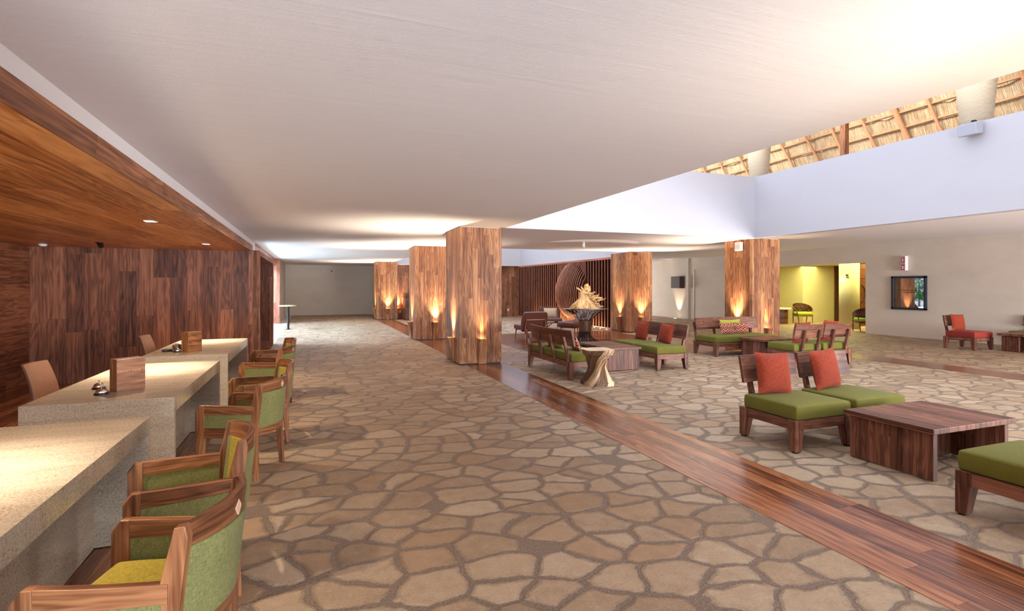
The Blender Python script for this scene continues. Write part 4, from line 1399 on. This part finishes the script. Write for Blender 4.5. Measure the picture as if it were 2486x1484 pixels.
def text_obj(body, size, mat, parent, loc, rot=(PI / 2, 0, 0), name='lettering', align='CENTER'):
    cu = bpy.data.curves.new(name, 'FONT')
    cu.body = body
    cu.size = size
    cu.align_x = align
    cu.extrude = 0.0005
    tmp = bpy.data.objects.new('tmp_text', cu)
    COL.objects.link(tmp)
    dg = bpy.context.evaluated_depsgraph_get()
    me = bpy.data.meshes.new_from_object(tmp.evaluated_get(dg))
    me.materials.clear()
    me.materials.append(M[mat])
    bpy.data.objects.remove(tmp)
    o = bpy.data.objects.new(name, me)
    COL.objects.link(o)
    o.parent = parent
    o.location = loc
    o.rotation_euler = rot
    return o


text_obj('ROMPASE EN CASO\nDE INCENDIO', 0.062, 'darkprint', dr, (0.04, -0.047, 0.06), name='lettering')
# fire signs: a small triangular-plan wall sign, two pictograms on each side
fs_ = empty('fire_sign', (17.3, 11.27, 2.285), L, 'red and white fire extinguisher and hose sign above the wall cabinet', 'sign')
MB().box(-0.065, 0.06, -0.13, 0, -0.225, 0.225).build('sign_body', 'signwhite', fs_, 0.003)
bas = Matrix(((0.55, 0, 0, -0.058), (0, -1, 0, -0.131), (0, 0, 1, 0), (0, 0, 0, 1)))
for k, zc in enumerate((0.11, -0.11)):
    pn = MB().box(0.01, 0.19, 0.0, 0.004, zc - 0.10, zc + 0.10, mat=bas).build('red_panel', 'signred', fs_)
    m = MB()
    m.box(0.03, 0.17, 0.003, 0.006, zc + 0.070, zc + 0.082, mat=bas)
    if k == 0:
        m.box(0.05, 0.095, 0.003, 0.006, zc - 0.075, zc + 0.045, mat=bas).box(0.062, 0.083, 0.003, 0.006, zc + 0.045, zc + 0.06, mat=bas)
        m.box(0.125, 0.15, 0.003, 0.006, zc - 0.06, zc + 0.0, mat=bas).prism([(0.12, zc), (0.155, zc), (0.1375, zc + 0.04)], 0.003, 0.006, 'y', mat=bas)
    else:
        m.box(0.05, 0.11, 0.003, 0.006, zc - 0.07, zc + 0.03, mat=bas).box(0.04, 0.05, 0.003, 0.006, zc + 0.0, zc + 0.05, mat=bas)
        m.box(0.13, 0.155, 0.003, 0.006, zc - 0.07, zc - 0.01, mat=bas).prism([(0.125, zc - 0.01), (0.16, zc - 0.01), (0.1425, zc + 0.04)], 0.003, 0.006, 'y', mat=bas)
    m.build('pictogram', 'signwhite', pn)

# dark wooden sign box with the uplit pier on the right wall
sb = empty('wall_sign', (17.1, 21.85, 1.78), L, 'square dark wooden sign box on the pale pier at the right wall', 'sign')
MB().box(-0.36, 0.30, -0.30, 0, -0.29, 0.29, 'x').build('box', 'signbox', sb, 0.003)
t = empty('floor_uplight', (16.85, 21.95, 0), 0, 'bright recessed floor light at the foot of the pier by the right wall', 'light')
MB().lathe([(0.001, 0), (0.08, 0), (0.08, 0.006), (0.001, 0.006)], 20).build('rim', 'chrome', t)
MB().lathe([(0.001, 0.006), (0.065, 0.006), (0.001, 0.010)], 20).build('lens', 'lampglow', t)
o = lamp('SPOT', 'pier_uplight', (16.88, 21.95, 0.05), 170, (1.0, 0.72, 0.45), rot=(PI, 0, 0), spot_size=math.radians(50), spot_blend=0.7, shadow_soft_size=0.03)
aim(o, (17.1, 21.95, 1.6))
plate('sprinkler', 1.04, 1.10, 31.36, 31.4, 2.40, 2.47, 'black', 'tiny dark sprinkler head high on the grey far wall', 'sprinkler', 0.01)

# ------------------------------------------------------------------ yellow room furniture
cl = MB().lathe([(0.001, 0), (0.33, 0), (0.33, 2.5), (0.001, 2.5)], 48).build('round_column', 'yellow', loc=(18.82, 14.3, 0))
tag(cl, 'round yellow plaster column inside the side room', 'column')
t = empty('wall_thermostat', (18.50, 14.14, 1.98), P(-62), 'small grey control panel on the round yellow column', 'thermostat')
MB().box(-0.06, 0.06, -0.03, 0.03, -0.06, 0.06).build('housing', 'greybox', t, 0.004)
MB().lathe([(0.001, 0), (0.03, 0), (0.03, 0.01), (0.001, 0.01)], 16, mat=Matrix.Translation((0, -0.03, 0)) @ Matrix.Rotation(PI / 2, 4, 'X')).build('dial', 'darkprint', t)
dd = empty('door_2', (20.75, 15.05, 0), P(0))
dd['kind'] = 'structure'
MB().box(-0.55, 0.75, 0, 0.06, 0, 2.45, 'z').build('door_leaf', 'doorwood', dd, 0.003)
m = MB()
m.box(-0.40, -0.06, -0.02, 0, 1.9, 1.94, 'x').box(-0.40, -0.06, -0.02, 0, 2.28, 2.32, 'x').box(0.1, 0.6, -0.02, 0, 0.3, 0.34, 'x')
m.build('door_panel', 'doorwood', dd)
pts = [(-0.42 + 0.30 * math.cos(a) * 1, -0.05, 1.28 + 0.36 * math.sin(a)) for a in [(-70 + 140 * i / 16) * PI / 180 for i in range(17)]]
MB().tube(pts, 0.018, 8).build('door_handle', 'iron', dd)
struct('trim_9', MB().box(22.2, 22.55, 17.55, 17.75, 0, 2.5, 'z'), 'dark_wood')


def round_chair(x, y, rz, label):
    t = empty('tub_chair', (x, y, 0), rz, label, 'chair', 'round-backed wooden chairs in the yellow room')
    MB().cushion(-0.30, 0.30, -0.28, 0.26, 0.36, 0.47, 0.02, 0.04).build('seat_cushion', 'brightgreen', t)
    MB().box(-0.31, 0.31, -0.28, 0.27, 0.30, 0.36, 'x').build('frame', 'brown_wood', t, 0.01)
    secs = []
    for i in range(25):
        a = (-20 + 220 * i / 24) * PI / 180
        r0 = 0.34
        f = math.sin(PI * i / 24)
        zt = 0.58 + 0.28 * f ** 0.8
        zb = 0.52 - 0.03 * f
        c, s_ = math.cos(a), math.sin(a)
        secs.append([(r0 * c, r0 * s_, zb), ((r0 + 0.03) * c, (r0 + 0.03) * s_, zb), ((r0 + 0.05) * c, (r0 + 0.07) * s_, zt), ((r0 + 0.02) * c, (r0 + 0.04) * s_, zt)])
    MB().sweep(secs).build('backrest', 'dark_wood', t, 0.004)
    for sx, sy, top in ((-1, -1, 0.56), (1, -1, 0.56), (-1, 1, 0.6), (1, 1, 0.6)):
        MB().tube([(sx * 0.27, sy * 0.28, 0), (sx * 0.29, sy * 0.24, 0.34), (sx * 0.32, sy * 0.15, top)], [0.016, 0.026, 0.018], 8).build('leg', 'brown_wood', t)
    return t


round_chair(19.6, 17.0, P(-25), 'round-backed wooden chair with bright green seat beside the round table')
round_chair(17.95, 13.05, P(150), 'round-backed wooden chair with green seat partly hidden by the doorway edge')
t = empty('round_table', (18.62, 17.25, 0), 0, 'round cream-topped table on a faceted wooden drum in the yellow room', 'table')
MB().lathe([(0.001, 0.60), (0.40, 0.60), (0.42, 0.62), (0.42, 0.65), (0.40, 0.67), (0.001, 0.67)], 48).build('tabletop', 'cream', t)
MB().lathe([(0.001, 0.0), (0.30, 0.0), (0.30, 0.60), (0.001, 0.60)], 10, smooth=False).build('drum_base', 'brown_wood', t)
lamp('AREA', 'yellow_room_light', (19.6, 15.2, 2.45), 330, (1.0, 0.93, 0.42), shape='RECTANGLE', size=3.0, size_y=5.0)
o = lamp('SPOT', 'yellow_room_spot', (17.9, 14.6, 2.45), 90, (1.0, 0.97, 0.62), spot_size=math.radians(70), spot_blend=0.3, shadow_soft_size=0.05)
aim(o, (18.6, 13.6, 0))

# ------------------------------------------------------------------ thatched roof over the wells
def roof():
    t = empty('thatched_roof', (0, 0, 0), 0, 'golden thatch on peeled poles above the white parapet', 'roof')
    xa, za = 13.75, 4.4     # eave

    def R(x, d=0.0):
        return za + (xa - x) * 1.3 + d
    y0, y1 = -4, 25
    # lapped courses of thatch: each a thick ragged strip along Y
    rn = random.Random(5)
    k = 0
    x = xa
    while x > 10.4:
        m = MB()
        w = 0.22
        n = 170
        top, bot = [], []
        vs, fs, uvs = [], [], []
        for i in range(n + 1):
            y = y0 + (y1 - y0) * i / n
            j = rn.uniform(-0.05, 0.03)
            jz = rn.uniform(-0.03, 0.02)
            # ring around the strip cross-section; the lower lip hangs ragged
            xl, xh = x + j * 0.5, x - w - 0.05
            vs += [(xl - 0.10, y, R(xl) + jz), (xh, y, R(xh)), (xh + 0.12, y, R(xh) + 0.05), (xl + 0.05, y, R(xl) + 0.05)]
        for i in range(n):
            a, b = 4 * i, 4 * i + 4
            yy0, yy1 = y0 + (y1 - y0) * i / n, y0 + (y1 - y0) * (i + 1) / n
            for (p, q, ua, ub) in ((0, 1, 0, w), (1, 2, w, w + .1), (2, 3, 0, w), (3, 0, 0, .15)):
                fs.append((a + p, a + q, b + q, b + p))
                uvs.append([(yy0 + 20 + k * 3.3, ua), (yy0 + 20 + k * 3.3, ub), (yy1 + 20 + k * 3.3, ub), (yy1 + 20 + k * 3.3, ua)])
        m.add(vs, fs, 'y', None, False, uvs)
        m.build('thatch_course', 'thatch', t)
        MB().tube([(x - 0.16, y0 + q * (y1 - y0) / 30, R(x - 0.02) + rn.uniform(-.015, .015)) for q in range(31)], 0.022, 6).build('batten', 'polewood', t)
        x -= w
        k += 1
    for i in range(36):
        y = y0 + 0.5 + i * 0.80 + rn.uniform(-0.06, 0.06)
        rad = 0.034 if i % 5 else 0.06
        pts = []
        for q in range(9):
            xx = xa - 0.1 - q * 0.45
            pts.append((xx - 0.19, y + rn.uniform(-0.04, 0.04), R(xx)))
        MB().tube(pts, rad, 8).build('rafter', 'polewood', t)
    return t


roof()
for k, (x, y, lb) in enumerate([(10.95, 5.95, 'rope-wrapped round column head under the thatch at the upper right'), (10.9, 10.78, 'rope-wrapped round column head above the corner of the light well')]):
    t = empty('rope_column', (x, y, 2.98), 0, lb, 'column', 'rope-wrapped column heads')
    MB().lathe([(0.001, 0.0), (0.20, 0.0), (0.20, 1.35), (0.001, 1.35)], 28).build('column_shaft', 'dark_wood', t)
    MB().lathe([(0.001, 1.33), (0.21, 1.33), (0.22, 1.40), (0.36, 3.0), (0.001, 3.0)], 36).build('rope_wrap', 'rope', t)
o = MB().box(-0.06, 0.06, -0.06, 0.06, 0, 3.2).build('roof_post', 'doorwood', loc=(11.3, 8.7, 2.98))
tag(o, 'square brown timber post rising to the thatch', 'post')

# ------------------------------------------------------------------ garden outside the left opening
def hedge(x, y, r, h, label, seed):
    rn = random.Random(seed)
    t = empty('garden_shrub', (x, y, 0), 0, label, 'shrub', 'garden shrubs outside the left opening')
    MB().tube([(0, 0, 0), (0.03, 0, h * 0.4), (0, 0.03, h * 0.7)], [0.07, 0.05, 0.03], 8).build('trunk', 'dark_wood', t)
    m = MB()
    vs, fs = [], []
    for i in range(1500):
        u, v_, w_ = rn.uniform(-1, 1), rn.uniform(0, 2 * PI), rn.uniform(0.55, 1) ** 0.5
        sq = math.sqrt(1 - u * u)
        p = Vector((r * sq * math.cos(v_) * w_, r * sq * math.sin(v_) * w_, h * 0.58 + u * h * 0.42 * w_))
        d1 = Vector((rn.uniform(-1, 1), rn.uniform(-1, 1), rn.uniform(-1, 1))).normalized() * 0.13
        d2 = d1.cross(Vector((rn.uniform(-1, 1), rn.uniform(-1, 1), rn.uniform(-1, 1)))).normalized() * 0.045
        b = len(vs)
        vs += [tuple(p - d1), tuple(p + d2), tuple(p + d1), tuple(p - d2)]
        fs.append((b, b + 1, b + 2, b + 3))
    m.add(vs, fs)
    m.build('foliage', 'leaf', t)


SH = ['nearest', 'second nearest', 'middle', 'second furthest', 'furthest']
for i in range(5):
    hedge(-6.0 - (i % 2) * 0.5, 18.0 + i * 2.6, 1.15, 3.2 + (i % 3) * 0.3, 'leafy green garden shrub beyond the left opening, %s of the row' % SH[i], 11 + i)
